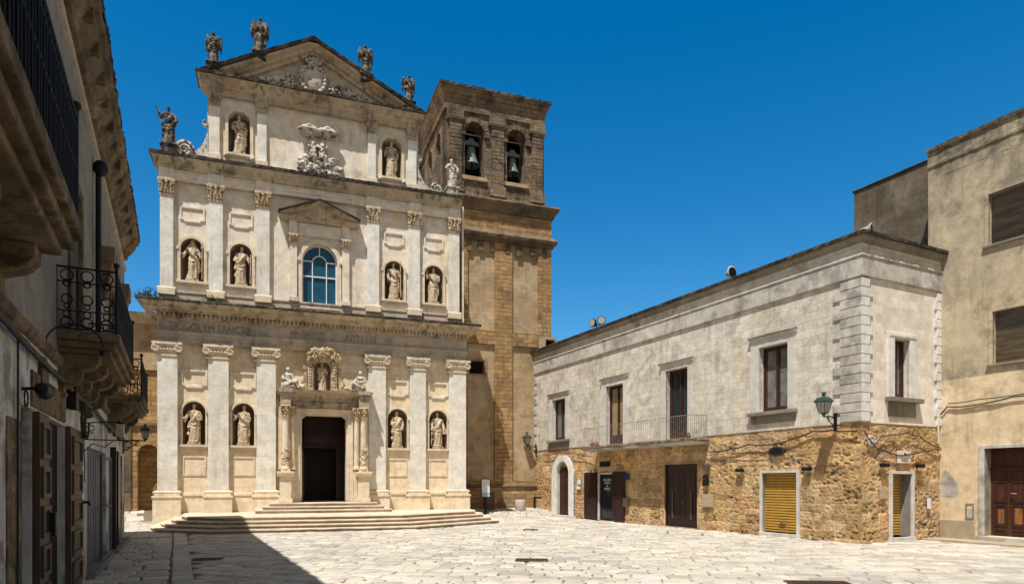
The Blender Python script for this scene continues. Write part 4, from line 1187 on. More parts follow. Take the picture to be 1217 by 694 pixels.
dr = M(tRF); dr.ring(rect(7.38, 9.26, .03, 2.6), rect(7.3, 9.34, .02, 2.67), -.2, -.08)
d2 = dr.out('double_door', m_woodd, house)
for (a, b, nm) in ((7.38, 8.315, 0), (8.325, 9.26, 1)):
    lf = M(tRF); lf.box(a, b, -.19, -.13, .03, 2.6)
    lf.ring(rect(a + .16, b - .16, .4, 2.3), rect(a + .13, b - .13, .36, 2.34), -.13, -.115)
    for z in (.14,): lf.box(a + .1, b - .1, -.13, -.115, z, z + .12)
    leaf = lf.out('door_leaf', m_woodd, d2)
    x = (a + b) / 2 + (.1 if nm else -.1)
    M(tRF).box(x - .035, x + .035, -.12, -.085, .35, 1.55).out('pull_strip', plain('pale_strip', (.11, .08, .08), .4), leaf)
M(tRF).ball((8.25, -.11, 1.05), (.03, .04, .03)).out('handle', m_railg, d2)

d3 = M(tRF).box(14.3, 14.4, -.4, .02, .02, 2.38).box(13.09, 13.14, -.4, .02, .02, 2.38).box(13.09, 14.4, -.4, .02, 2.3, 2.38).out('shop_door', m_frame, house)
g3 = M(tRF).box(13.14, 14.3, -.10, -.08, .04, 2.3).out('glass_door', m_glassd, d3)
M(tRF).ring(rect(13.2, 14.24, .12, 2.24), rect(13.14, 14.3, .04, 2.3), -.11, -.05).out('door_frame', m_blk, g3)
def wtext(lines, u, z, size, o, par, tf_face, mat, lead=.15):
    # white lettering on the glass, drawn left to right for somebody facing the wall
    for k, t in enumerate(lines):
        cu = bpy.data.curves.new('lettering', 'FONT'); cu.body = t; cu.size = size; cu.extrude = .002; cu.align_x = 'CENTER'
        ob = bpy.data.objects.new('lettering', cu); COL.objects.link(ob); bpy.context.view_layer.update()
        me = bpy.data.meshes.new_from_object(ob.evaluated_get(bpy.context.evaluated_depsgraph_get()))
        bpy.data.objects.remove(ob); bpy.data.curves.remove(cu)
        for v in me.vertices:
            x, y, zz = v.co; v.co = tf_face(x, y - k * lead, zz)
        me.materials.append(mat)
        o_ = bpy.data.objects.new('lettering', me); COL.objects.link(o_); o_.parent = par
wtext(['GALLERIA', "D'ARTE", 'EL', 'MUSEO'], 0, 0, .15, 0, g3, lambda x, y, zz: tRF(13.72 - x, -.075 + zz, 1.98 + y), m_white2)
for (a, b, nm) in ((12.14, 13.06, 0), (14.45, 15.55, 1)):
    lf = M(tRF); lf.box(a, b, .03, .09, .06, 2.4)
    lf.ring(rect(a + .14, b - .14, .3, 1.1), rect(a + .11, b - .11, .27, 1.13), .09, .10); lf.ring(rect(a + .14, b - .14, 1.3, 2.2), rect(a + .11, b - .11, 1.27, 2.23), .09, .10)
    lf.out('door_leaf', m_woodd, d3)

a4 = M(tRF); a4.ring(arch(17.1, 18.42, .12, 3.05), arch(16.62, 18.9, .119, 3.42), -.4, .09)
d4 = a4.out('arched_door', m_rsq, house, bevel=.012)
M(tRF).ring(arch(17.0, 18.52, .13, 3.12), arch(16.62, 18.9, .12, 3.42), -.3, .05).ring(arch(17.17, 18.35, .13, 2.97), arch(17.1, 18.42, .12, 3.05), -.4, .05).out('inner_moulding', m_frame, d4)
lf = M(tRF).prism(arch(17.17, 18.35, .13, 2.98), -.18, -.12).out('door_leaf', m_woodl, d4)
lp = M(tRF)
for a, b in ((17.22, 17.73), (17.79, 18.30)):
    for z0, z1 in ((.2, .9), (1.0, 1.7), (1.8, 2.35)): lp.ring(rect(a + .1, b - .1, z0 + .08, z1 - .08), rect(a + .03, b - .03, z0, z1), -.125, -.095)
lp.box(17.735, 17.785, -.125, -.08, .14, 2.95); lp.out('door_panels', m_woodl, lf)
M(tRF).box(16.5, 19.0, -.4, .14, -.05, .12).out('threshold', m_frame, d4, bevel=.015)

dr = M(tRS); dr.box(1.37, 1.48, -.35, .04, .06, 2.26); dr.box(2.47, 2.60, -.45, .04, .06, 2.26); dr.box(1.48, 2.47, -.35, .04, 2.17, 2.26); dr.box(1.33, 2.64, -.5, .07, -.03, .14)
d5 = dr.out('shutter_door', m_frame, house, bevel=.008)
sh = M(tRS); prof = []
for k in range(nsl):
    z = .15 + k * (2.02 / nsl); h = 2.02 / nsl
    prof += [(-.40, z), (-.36, z + h * .3), (-.36, z + h * .75), (-.405, z + h * .95)]
vs = [(1.48, o, z) for o, z in prof] + [(2.47, o, z) for o, z in prof]
sh.add(vs, [(i, i + 1, n + i + 1, n + i) for i in range(n - 1)]); sh.out('roller_shutter', m_shut, d5)

# ------------------------------------------------------------------ tall house at the far right
tall = thing('tall_house', 'tall stained ochre rendered house behind and to the right of the corner house', 'house', FK.o, AK)
def tF2(t, o, z): return (4.05 - o, -t, z)
cz = 13.45
M(tF2).wall([(-.41, -.1), (24, -.1), (24, 5.3), (-.41, 5.3)], [rect(1.37, 3.8, .2, 2.97)], 0, .5).out('lower_wall', m_fr, tall)  # wall lengthened unseen towards the camera, added to bounce warm light into shade
M(tF2).wall([(-.41, 5.3), (24, 5.3), (24, 12.2), (-.41, 12.2)], [rect(1.61, 3.8, 5.62, 7.27), rect(1.49, 3.8, 9.39, 11.0)], 0, .5).out('upper_wall', m_frup, tall)
b_ = M(); b_.box(4.56, 14, -24, .41, -.1, 13.0); b_.box(4.06, 4.56, .405, .41, 6, 13.0); b_.out('core', m_frup, tall)
fp = M(tF2); fp.cornice(-.41, 24, [(.003, 12.2), (.003, 12.6), (.04, 12.61), (.05, 12.70), (.02, 12.72), (.02, 13.1), (.08, 13.14), (.10, 13.24), (-.6, 13.3)], .5, .2, .008, ends=(.3, 0)); fp.out('parapet', m_frup, tall)
for (za, zb, a) in ((9.39, 11.0, 1.49), (5.62, 7.27, 1.61)):
    f = M(tF2); f.ring(rect(a, 3.8, za, zb), rect(a - .11, 3.91, za - .001, zb + .11), -.05, .03)
    wn = f.out('window', m_frup, tall)
    M(tF2).box(a - .16, 4.0, -.1, .08, za - .07, za - .002).out('sill', m_sill, wn, bevel=.01)
    sl = M(tF2); k = za + .02; rr_ = random.Random(int(za)); split = za + (zb - za) * (.62 if za < 8 else .8)
    dk = M(tF2)
    while k < zb:
        tgt = sl if (k < split and za < 8) else dk
        tl = rr_.uniform(-.015, .015) if za < 8 else rr_.uniform(-.03, .03)
        tgt.add([(a, -.2, k), (3.8, -.2, k + tl), (3.8, -.16, k + .045 + tl), (a, -.16, k + .045)], [(0, 1, 2, 3)]); tgt.box(a, 3.8, -.22, -.20, k, k + .05)
        k += .056
    if sl.v: sl.out('slatted_blind', m_slat, wn)
    dk.out('slatted_blind', m_slatd, wn)
dr = M(tF2); dr.box(1.2, 1.37, -.5, .03, .06, 3.08); dr.box(1.37, 4.0, -.5, .03, 2.97, 3.08); dr.box(1.1, 4.2, -.5, .12, -.05, .195)
dd = dr.out('double_door', m_band, tall, bevel=.01)
lf = M(tF2); lf.box(1.37, 3.8, -.42, -.36, .2, 2.97)
lf.box(1.37, 3.8, -.36, -.31, 2.28, 2.36)
leaf = lf.out('door_leaf', m_woodl, dd)
pn = M(tF2)
for a, b in ((1.45, 1.87), (1.95, 2.37), (2.47, 2.95), (3.03, 3.55)):
    for z0, z1 in ((.28, .42), (.52, 1.2), (1.28, 1.95)):
        pn.ring(rect(a + .07, b - .07, z0 + .04, z1 - .04), rect(a + .02, b - .02, z0, z1), -.365, -.335)
for (a, b, z0, z1) in ((1.57, 1.75, .6, 1.05), (2.05, 2.27, .6, 1.1), (2.56, 2.80, .6, 1.9)): M(tF2).box(a, b, -.365, -.352, z0, z1).out('worn_panel', m_woodw, leaf)
pn.out('door_panels', m_woodr, leaf)
M(tF2).tube([(2.0, -.33, 1.55), (2.0, -.27, 1.55), (2.14, -.27, 1.55)], .018, 6).out('handle', m_railg, leaf)
M(tF2).box(.0, 1.08, -.02, .04, -.05, .66).out('plinth', m_plinth, tall, bevel=.01)
pa = M(tF2)
pts = [(.02, 1.42), (.55, 1.43), (.62, 1.7), (.45, 2.0), (.28, 2.25), (.15, 2.3), (.02, 2.1)]
pa.prism(pts, -.01, .006); pa.prism([(.82, .70), (1.04, .69), (1.06, 1.05), (.84, 1.07)], -.01, .006); pa.out('bare_cement_patch', m_band, tall)
bx = M(tF2).ring(rect(.84, 1.02, .74, 1.18), rect(.80, 1.05, .71, 1.22), -.01, .02).out('meter_niche', m_sill, tall)
kb = M(tF2).box(-.12, 24, -.0, .9, -.12, .06); kb.out('doorstep_kerb', m_plinth, tall, bevel=.02)
# lower dark block behind the corner house
dk = thing('rear_block', 'blackened windowless upper block rising behind the roof of the corner house', 'building', FK.o, AK)
M().box(5.05, 12, .42, 3.92, 7, 13.36).out('wall', m_frdark, dk)
M().box(5.0, 12, .44, 3.98, 13.36, 13.42).out('coping', m_dark, dk, bevel=.02)

# ------------------------------------------------------------------ house on the left, in shade
left = thing('left_house', 'shaded lime-rendered house with stone balconies along the left edge of the square', 'house', (0, 0, 0), AK)
UE = 26.0
lh = [rect(9.35, 10.0, .05, 2.8), rect(10.72, 12.7, .05, 2.8), rect(15.6, 19.6, .08, 2.62), rect(20.9, 22.2, .08, 2.75), rect(23.2, 25.2, .08, 2.75)]
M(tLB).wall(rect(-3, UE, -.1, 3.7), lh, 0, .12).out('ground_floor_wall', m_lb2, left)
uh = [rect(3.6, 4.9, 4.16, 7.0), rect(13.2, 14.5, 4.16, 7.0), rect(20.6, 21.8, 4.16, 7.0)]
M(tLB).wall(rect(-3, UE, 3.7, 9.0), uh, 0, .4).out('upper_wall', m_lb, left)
b_ = M(); b_.box(-9, -2.4, -3, UE, -.1, 9.6); b_.out('core', m_void, left)
b_ = M(); b_.box(-2.4, -1.603, -3, -2.9, -.1, 9.6); b_.box(-9, -1.603, UE - .002, UE + .25, -.1, 10.0); b_.out('end_wall', m_lb, left)
bz = M()
bz.box(-9, -1.2, -3, UE + .2, 10.28, 10.34); bz.out('roof', m_dark, left)
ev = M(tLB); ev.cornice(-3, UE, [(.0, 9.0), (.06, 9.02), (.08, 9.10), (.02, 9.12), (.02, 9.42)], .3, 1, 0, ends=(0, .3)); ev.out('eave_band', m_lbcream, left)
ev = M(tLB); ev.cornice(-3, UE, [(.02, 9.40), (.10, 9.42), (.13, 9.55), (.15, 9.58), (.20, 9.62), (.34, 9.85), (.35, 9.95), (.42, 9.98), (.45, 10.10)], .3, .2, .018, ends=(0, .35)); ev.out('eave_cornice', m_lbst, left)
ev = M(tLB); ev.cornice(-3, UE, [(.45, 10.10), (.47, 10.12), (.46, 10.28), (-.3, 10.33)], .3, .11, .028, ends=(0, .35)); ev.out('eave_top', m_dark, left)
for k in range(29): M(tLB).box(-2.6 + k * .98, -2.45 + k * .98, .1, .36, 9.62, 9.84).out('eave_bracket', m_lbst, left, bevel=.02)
# stone pier strip and hood near the end of the wall
M(tLB).box(17.9, 18.6, -.02, .32, 7.0, 7.35).frustum(17.95, 18.5, -.02, .12, 6.2, 7.0, .02, .16).out('stone_hood', m_lbst, left, bevel=.02)
M(tLB).box(22.4, 23.2, -.02, .36, 7.3, 7.7).frustum(22.5, 23.1, -.02, .14, 6.3, 7.3, .03, .18).out('stone_hood', m_lbst, left, bevel=.02)
M(tLB).cornice(-3, UE, [(.0, 3.62), (.05, 3.64), (.08, 3.70), (.08, 3.76), (.03, 3.82), (.0, 3.83)], .1, 1.2, .004, ends=(0, .2)).out('string_course', m_lbst, left)
# ground floor openings
def void_box(tf, u0, u1, z0, z1, nm, o=-.5):
    m = M(tf).box(u0 - .02, u1 + .02, o - .06, o, z0, z1 + .02); return m
for (a, b, z) in ((9.35, 10.0, 2.8), (10.72, 12.7, 2.8)):
    void_box(tLB, a, b, .05, z, 0, -.1).out('dark_doorway', m_void, left)
lf = M(tLB); lf.box(10.02, 10.70, .01, .08, .08, 2.78)
for z0, z1 in ((.2, .6), (.7, 1.1), (1.2, 1.6), (1.7, 2.1), (2.2, 2.65)): lf.ring(rect(10.16, 10.56, z0 + .06, z1 - .06), rect(10.08, 10.64, z0, z1), .08, .115)
d = lf.out('open_door', m_woodb, left)
M(tLB).box(10.55, 10.68, .1, .17, 1.2, 1.5).out('handle', m_blk, d)
lf = M(tLB); lf.box(12.72, 14.15, .01, .08, .08, 2.80)
for z0, z1 in ((.2, .6), (.7, 1.1), (1.2, 1.6), (1.7, 2.1), (2.2, 2.65)):
    lf.ring(rect(12.95, 13.9, z0 + .06, z1 - .06), rect(12.85, 14.02, z0, z1), .08, .115)
d = lf.out('open_door', m_woodb, left)
M(tLB).tube([(13.9, .1, 1.55), (13.9, .2, 1.55), (14.1, .2, 1.5)], .025, 6).out('handle', m_blk, d)
M(tLB).box(9.9, 12.6, -.1, .03, 2.84, 3.28).out('lintel', m_lbst, left, bevel=.012)
M(tLB).box(8.6, 9.3, -.02, .015, -.05, 2.6).out('bare_stone_patch', m_lbst, left)
g = M(tLB); g.box(15.6, 19.6, -.11, -.09, .08, 2.62)
for k in range(9): g.box(15.65 + k * .44, 15.99 + k * .44, -.09, -.06, .2, 2.5)
g = g.out('folding_door', m_greyp, left)
gt = M(tLB)
for u in (17.9, 20.3):
    gt.tube([(u, .05, .1), (u, .05, 2.55)], .03, 6)
for z in (.12, 1.3, 2.5): gt.tube([(17.9, .05, z), (20.3, .05, z)], .025, 6)
gt.out('gate_frame', m_greyp, left)
M(tLB).box(15.4, 20.0, -.1, .16, -.06, .09).out('threshold', m_lb, left, bevel=.02)
for (a, b) in ((20.9, 22.2), (23.2, 25.2)):
    void_box(tLB, a, b, .05, 2.75, 0, -.1).out('dark_doorway', m_void, left)
M(tLB).box(20.78, 20.88, -.02, .14, .1, 2.85).box(22.2, 22.9, .0, .1, .1, 2.8).out('open_door', m_woodd, left)
M(tLB).box(20.6, 25.5, -.1, .22, -.06, .1).out('threshold', m_lb, left, bevel=.02)
for (a, b) in ((3.6, 4.9), (13.2, 14.5), (20.6, 21.8)):
    sash(tLB, a, b, 4.16, 7.0, left, m_glassd, -.2)
    M(tLB).ring(rect(a, b, 4.16, 7.0), rect(a - .2, b + .2, 4.159, 7.2), -.02, .05).out('door_surround', m_lbst, left)

def scroll_bracket(m, u0, u1, zt, dep, hh):
    pts = [(0, zt), (dep, zt), (dep, zt - .12)]
    for k in range(9):
        a = k / 8; pts.append((dep - .05 - dep * .8 * a + .06 * math.sin(a * 9), zt - .16 - (hh - .16) * a ** 1.3))
    pts.append((0, zt - hh))
    n = len(pts)
    vs = [(u0, o, z) for o, z in pts] + [(u1, o, z) for o, z in pts]
    m.add(vs, [tuple(range(n)), tuple(range(n, 2 * n))] + [(i, (i + 1) % n, n + (i + 1) % n, n + i) for i in range(n)])
def balcony(u0, u1, dep, zf, kind, seed):
    m = M(tLB); m.box(u0, u1, -.02, dep, zf - .14, zf); m.box(u0 + .05, u1 - .05, -.02, dep - .06, zf - .24, zf - .14); m.box(u0 + .12, u1 - .12, -.02, dep - .14, zf - .32, zf - .24)
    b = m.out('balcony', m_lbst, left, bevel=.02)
    nb = max(2, int((u1 - u0) / 1.3) + 1)
    for k in range(nb):
        c = u0 + .3 + (u1 - u0 - .6) * k / (nb - 1)
        cm = M(tLB); scroll_bracket(cm, c - .14, c + .14, zf - .32, dep - .28, .5); scroll_bracket(cm, c - .10, c + .10, zf - .58, (dep - .2) * .5, .42)
        cm.out('bracket', m_lbst, b, bevel=.02)
    r = M(tLB); zt = zf + .95
    def run(p, q, sp):
        L = math.dist(p, q); n = max(1, int(L / sp))
        for k in range(n + 1):
            t = k / n; x = p[0] + (q[0] - p[0]) * t; o = p[1] + (q[1] - p[1]) * t
            r.tube([(x, o, zf), (x, o, zt)], .014 if k % 2 else .011, 5)
            if kind == 'ornate' and k < n:
                t2 = (k + .5) / n; x2 = p[0] + (q[0] - p[0]) * t2; o2 = p[1] + (q[1] - p[1]) * t2
                dx, do = (q[0] - p[0]) / L, (q[1] - p[1]) / L
                for (zc, rr, ph) in ((zf + .47, sp * .36, 0), (zf + .12, sp * .4, 1), (zf + .25, sp * .25, 0), (zt - .12, sp * .42, 2), (zt - .24, sp * .26, 0), (zf + .7, sp * .2, 0), (zf + .37, sp * .2, 0)):
                    r.tube([(x2 + dx * rr * math.cos(a_), o2 + do * rr * math.cos(a_), zc + rr * math.sin(a_)) for a_ in [2 * math.pi * j / 9 for j in range(10)]], .011, 4)
        for z in (zf + .03, zf + .3 if kind == 'ornate' else zf + .5, zt - .22 if kind == 'ornate' else zt - .1, zt): r.tube([(p[0], p[1], z), (q[0], q[1], z)], .018 if z == zt else .011, 5)
    e = .05; sp = .2 if kind == 'ornate' else .105
    run((u0 + e, 0), (u0 + e, dep - e), sp); run((u0 + e, dep - e), (u1 - e, dep - e), sp); run((u1 - e, dep - e), (u1 - e, 0), sp)
    for u in (u0 + e, u1 - e): r.tube([(u, dep - e, zf), (u, dep - e, zt + .06)], .022, 6); r.ball((u, dep - e, zt + .1), .045)
    r.out('railing', m_blk, b)
    return b
balcony(.6, 7.05, .85, 4.18, 'plain', 1)
balcony(11.85, 16.0, .82, 4.18, 'ornate', 2)
balcony(19.9, 23.6, .82, 4.18, 'ornate', 3)
# down pipe with hopper
m = M(tLB); m.tube([(16.7, .1, 3.9), (16.7, .1, 8.6)], .055, 8); m.ball((16.7, .14, 8.62), (.16, .15, .17), 12, 8); m.out('down_pipe', m_blk, left)
# ------------------------------------------------------------------ statues
WORK = bpy.data.scenes.new('work')
def remesh(m, voxel, it=2):
    me = m.mesh('raw'); ob = bpy.data.objects.new('raw', me); WORK.collection.objects.link(ob)
    md = ob.modifiers.new('r', 'REMESH'); md.mode = 'VOXEL'; md.voxel_size = voxel
    s = ob.modifiers.new('s', 'SMOOTH'); s.factor = .5; s.iterations = it
    with bpy.context.temp_override(scene=WORK, view_layer=WORK.view_layers[0]):
        dg = bpy.context.evaluated_depsgraph_get(); out = bpy.data.meshes.new_from_object(ob.evaluated_get(dg))
    bpy.data.objects.remove(ob); bpy.data.meshes.remove(me)
    return out
def figure(seed, R_, L_, h=1.75, lean=0, hood=False, beard=True, turn=0, knee=1, seated=False, crown=False, bare=False):
    """robed standing figure facing out (+o), x to the viewer's right. R_/L_ = (elbow, hand) for the viewer's left/right arm"""
    r = random.Random(seed)
    m = M(); n = 28
    ph = r.uniform(0, 6.28); ph2 = r.uniform(0, 6.28); kf = r.choice((7, 8, 9))
    lv = [(.03, .25, .20), (.15, .245, .19), (.4, .225, .17), (.65, .215, .165), (.85, .21, .165), (.98, .20, .155), (1.12, .165, .13), (1.25, .185, .14), (1.38, .205, .135), (1.46, .20, .12), (1.51, .13, .095), (1.55, .07, .07), (1.62, .058, .06)]
    vs = []
    sway = .035 * knee
    def cx(z): return lean * z / 1.7 + sway * math.sin(min(z, 1.5) / 1.5 * math.pi * 1.2)
    def co(z): return (.10 * knee * 0)
    for (z, rx, ro) in lv:
        for k in range(n):
            a = 2 * math.pi * k / n + z * .35 * knee
            f = 1 + (.10 * math.cos(kf * a + ph + 1.2 * z) + .05 * math.cos(2 * kf * a + ph2)) * max(0, (1.35 - z)) / 1.2
            kn = .07 * math.exp(-((z - .55) / .22) ** 2) * max(0, math.cos(a - math.pi / 2 - .5 * knee)) ** 3
            vs.append((cx(z) + rx * f * math.cos(a), ro * f * math.sin(a) + kn, z))
    L = len(lv)
    fs = [(i * n + k, i * n + (k + 1) % n, (i + 1) * n + (k + 1) % n, (i + 1) * n + k) for i in range(L - 1) for k in range(n)] + [tuple(range(n)), tuple((L - 1) * n + k for k in range(n))]
    m.add(vs, fs)
    hx = cx(1.6) + turn * .02
    # head with face
    m.ball((hx, .015, 1.70), (.078, .095, .115), 16, 12)
    m.ball((hx + turn * .03, .105, 1.685), (.014, .024, .028), 8, 6)
    m.ball((hx + turn * .02, .08, 1.72), (.06, .03, .014), 10, 5)
    m.ball((hx + turn * .02, .085, 1.645), (.03, .025, .012), 8, 5)
    for s in (-1, 1): m.ball((hx + s * .078, .0, 1.69), (.012, .02, .03), 7, 5)
    m.ball((hx, -.025, 1.735), (.09, .09, .095), 12, 8)
    if beard: m.ball((hx + turn * .02, .075, 1.60), (.05, .045, .075), 10, 7)
    else:
        for s in (-1, 1): m.ball((hx + s * .065, -.02, 1.62), (.03, .04, .08), 8, 6)
    if hood: m.ball((hx, -.03, 1.71), (.112, .11, .145), 14, 9); m.tube([(hx - .09, 0, 1.66), (hx - .15, 0, 1.45)], [.04, .07], 8); m.tube([(hx + .09, 0, 1.66), (hx + .15, 0, 1.45)], [.04, .07], 8)
    if crown:
        m.lathe([(.08, 0), (.085, .05), (.06, .16), (.01, .21)], (hx, 0, 1.77), 10)
    for s, (e, hnd) in ((-1, R_), (1, L_)):
        sh = Vector((cx(1.42) + s * .19, 0, 1.43)); e = Vector(e); hnd = Vector(hnd)
        m.ball(sh, .085, 10, 8)
        m.tube([sh, sh.lerp(e, .5) + Vector((s * .015, 0, 0)), e], [.085, .082, .075], 10)
        m.ball(e, .075, 9, 7)
        w_ = e.lerp(hnd, .82)
        m.tube([e, e.lerp(w_, .5), w_], [.075, .058, .036], 10)
        # wide sleeve falling from the forearm
        mid = e.lerp(w_, .45); m.tube([mid, mid + Vector((s * .01, 0, -.13)), mid + Vector((s * .01, -.02, -.24))], [.06, .055, .018], 8)
        d = (hnd - w_).normalized(); side = d.cross(Vector((0, 1, 0))); side = side.normalized() if side.length > .1 else Vector((1, 0, 0))
        m.ball(w_.lerp(hnd, .4), (.036, .028, .036), 8, 6)
        for q in range(4):
            b_ = w_.lerp(hnd, .6) + side * (.018 * (q - 1.5)); ln = (.05, .06, .057, .045)[q]
            m.tube([b_, b_ + d * ln * .6, b_ + d * ln + Vector((0, .012, -.012))], [.0125, .011, .009], 5)
        tb = w_.lerp(hnd, .3) - side * .03; m.tube([tb, tb - side * .02 + d * .03, tb - side * .018 + d * .055], [.013, .012, .009], 5)
    # mantle: diagonal swag and hanging fall
    s = r.choice((-1, 1))
    pts = []
    for k in range(9):
        t = k / 8; pts.append((cx(1.2) + s * (.17 - .36 * t), .10 + .07 * math.sin(math.pi * t), 1.42 - .50 * t - .06 * math.sin(math.pi * t)))
    m.tube(pts, [.05 + .03 * math.sin(math.pi * k / 8) for k in range(9)], 8)
    m.tube([(p[0], p[1] * .9, p[2] - .09) for p in pts], [.04] * 9, 8)
    m.tube([(-s * .2, .08, .98), (-s * .24, .07, .7), (-s * .25, .05, .42), (-s * .22, .04, .25)], [.06, .075, .07, .03], 8)
    m.tube([(cx(.9) + s * .18, .10, .95), (0, .19, .80), (-s * .17, .12, .88)], [.035, .05, .035], 8)
    m.tube([(cx(.9) + s * .16, .12, .85), (0.02, .20, .64), (-s * .18, .12, .74)], [.03, .042, .03], 8)
    # cloak behind
    m.tube([(0, -.10, 1.45), (0, -.15, 1.0), (.0, -.17, .5), (.0, -.15, .1)], [.12, .17, .19, .18], 12)
    for sx in (-1, 1): m.ball((sx * .085 + .02, .20 + .03 * sx * knee, .05), (.045, .10, .04), 8, 6)
    me = remesh(m, .021, 2)
    k = h / 1.82
    sd = seed * 3.1
    nn = [v.normal.copy() for v in me.vertices]
    for v in me.vertices:
        x, y, z = v.co
        a = max(0, min(1, (1.5 - z) / .2))
        f = noise.noise((x * 11 + sd, y * 11, z * 1.6)) * .034 + noise.noise((x * 24 + sd, y * 24, z * 5)) * .012
        dd = nn[v.index] * (f * a)
        v.co = Vector(((x + dd.x) * k, -(y + dd.y) * k, (z + dd.z) * k))
    me.flip_normals()
    me.polygons.foreach_set('use_smooth', [True] * len(me.polygons))
    return me
def put(me, name, mat, parent):
    me.name = name; me.materials.clear(); me.materials.append(mat)
    o = bpy.data.objects.new(name, me); COL.objects.link(o); o.parent = parent; return o
def statue(label, u, o, z, seed, R_, L_, mat, h=1.75, group=None, staff=None, book=None, wings=False, plinth=.1, pw=.27, face='CH', rz=0, arms='', **kw):
    t = at_face('statue', label, 'statue', face, u, o, z, group)
    t.rotation_euler.z += rz
    k = h / 1.82
    p = M(tID).box(-pw, pw, -.22, .26, 0, plinth)
    if plinth > .15:
        p = M(tID).box(-pw, pw, -.24, .28, 0, plinth - .08).box(-pw - .05, pw + .05, -.28, .33, plinth - .08, plinth)
    p.out('plinth', mat if plinth < .15 else m_statued if mat == m_statued else m_relief, t, bevel=.02)
    b = put(figure(seed, R_, L_, h=h, **kw), 'body', mat, t); b.location.z = plinth - .02
    def T(x, o_, z_): return (x * k, -o_ * k, z_ * k + plinth)
    if staff:
        (x0, z0, x1, z1, kind) = staff
        m = M(T); m.tube([(x0, .2, z0), (x1, .2, z1)], .022, 7)
        if kind == 'cross': m.box(x1 - .16, x1 + .16, .185, .215, z1 - .28, z1 - .22)
        if kind == 'club': m.ball((x1, .2, z1), (.06, .05, .12), 8, 6); m.ball((x1, .2, z1 - .2), (.05, .05, .1), 8, 6)
        if kind == 'flame': m.ball((x1, .2, z1 + .05), (.05, .05, .14), 8, 6)
        if kind == 'crozier': m.tube([(x1 + .09 * math.sin(a) , .2, z1 + .09 - .09 * math.cos(a)) for a in [j * .6 for j in range(9)]], .02, 6)
        m.out('staff', mat, t)
    if book:
        x, o_, z_ = book
        m = M(T); m.box(x - .11, x + .11, o_ - .03, o_ + .04, z_ - .14, z_ + .14); m.out('book', mat, t, bevel=.01)
    if wings:
        for s in (-1, 1):
            m = M(T); r = random.Random(seed + s)
            for j in range(9):
                q = j / 8
                x0 = s * (.12 + .22 * q); z0 = 1.35 + .32 * math.sin(q * 2.2)
                m.tube([(x0, -.12, z0), (x0 + s * .06, -.16, z0 - .25), (x0 + s * (.03 + .03 * q), -.18, z0 - .5 - .45 * q)], [.05, .06, .02], 6)
            m.ball((s * .25, -.14, 1.55), (.15, .07, .14), 9, 7)
            put(remesh(m, .022, 1), 'wing', mat, t)
    return t
GN = 'apostle and saint statues in the lower niches'; GU = 'apostle statues in the upper niches'; GA = 'statues along the roofline of the church'
dn_ = ((-.30, .05, 1.12), (-.2, .16, .9)); up_ = ((-.33, .08, 1.15), (-.36, .2, 1.42)); ac_ = ((-.27, .08, 1.12), (-.02, .22, 1.2))
def mir(a): return tuple((-p[0], p[1], p[2]) for p in a)
out_ = ((-.34, .06, 1.12), (-.44, .2, 1.12))
Z1 = 3.585
statue('bearded saint statue with outstretched left-hand arm in the lower niche farthest left', .36, -.34, Z1, 1, out_, mir(ac_), m_statue, 1.76, GN, book=(.2, .2, 1.15))
statue('limestone saint with raised scroll arm in the lower niche between second and third white pilaster', 2.40, -.34, Z1, 2, ((-.36, .06, 1.2), (-.46, .16, 1.38)), mir(ac_), m_statue, 1.76, GN, book=(.18, .22, 1.12), knee=-1)
statue('saint statue with hand on chest in the lower niche just right of the portal', 9.42, -.34, Z1, 3, ac_, mir(dn_), m_statue, 1.76, GN, knee=1, beard=False)
statue('saint statue with basket at its side in the lower niche farthest right', 11.46, -.34, Z1, 4, dn_, mir(((-.3, .06, 1.1), (-.32, .2, .95))), m_statue, 1.76, GN, staff=(-.36, .05, -.34, .9, 'club'), book=(.36, .12, .8))
Z2 = 10.825
statue('hooded saint statue with knotted club in the upper niche farthest left', .29, -.34, Z2, 5, out_, mir(((-.3, .08, 1.12), (-.36, .2, 1.2))), m_statue, 1.80, GU, hood=True, staff=(.40, .02, .40, 1.62, 'club'))
statue('bearded saint statue leaning on a thin staff in the second upper niche from left', 2.30, -.34, Z2, 6, ac_, mir(((-.3, .08, 1.15), (-.38, .2, 1.25))), m_statue, 1.76, GU, knee=-1, staff=(.40, .02, .42, 1.4, 'plain'))
statue('golden stained saint statue with tall staff in the upper niche right of the big window', 9.25, -.34, Z2, 7, dn_, mir(((-.28, .08, 1.15), (-.3, .2, 1.3))), m_statue, 1.80, GU, staff=(.33, .02, .31, 1.72, 'flame'))
statue('saint statue with raised hand in the upper niche farthest right', 11.23, -.34, Z2, 8, ((-.32, .06, 1.25), (-.36, .18, 1.62)), mir(ac_), m_statue, 1.76, GU, knee=-1, book=(.2, .22, 1.2))
statue('robed saint statue in the angular niche left of the top storey relief', 2.22, -.45, 16.825, 9, ac_, mir(dn_), m_statue, 1.80, 'statues in the top storey niches')
statue('pale saint statue in the angular niche right of the top storey relief', 9.14, -.45, 16.825, 10, ((-.3, .06, 1.12), (-.3, .2, 1.1)), mir(((-.3, .06, 1.12), (-.3, .2, 1.15))), m_statue, 1.80, 'statues in the top storey niches', knee=-1)
statue('dark weathered statue holding a tall board at the far left end of the middle cornice', -.62, .0, 16.22, 11, ((-.32, .08, 1.2), (-.42, .16, 1.5)), mir(((-.33, .02, 1.15), (-.2, .18, .98))), m_statued, 1.72, GA, plinth=.42, pw=.3, staff=(-.28, .85, -.50, 1.62, 'plain'))
an = ((-.28, .06, 1.12), (-.08, .22, 1.22))
statue('winged angel statue on the left corner of the top pediment', 1.18, .1, 20.15, 12, an, mir(an), m_statued, 1.45, GA, plinth=.35, wings=True, beard=False)
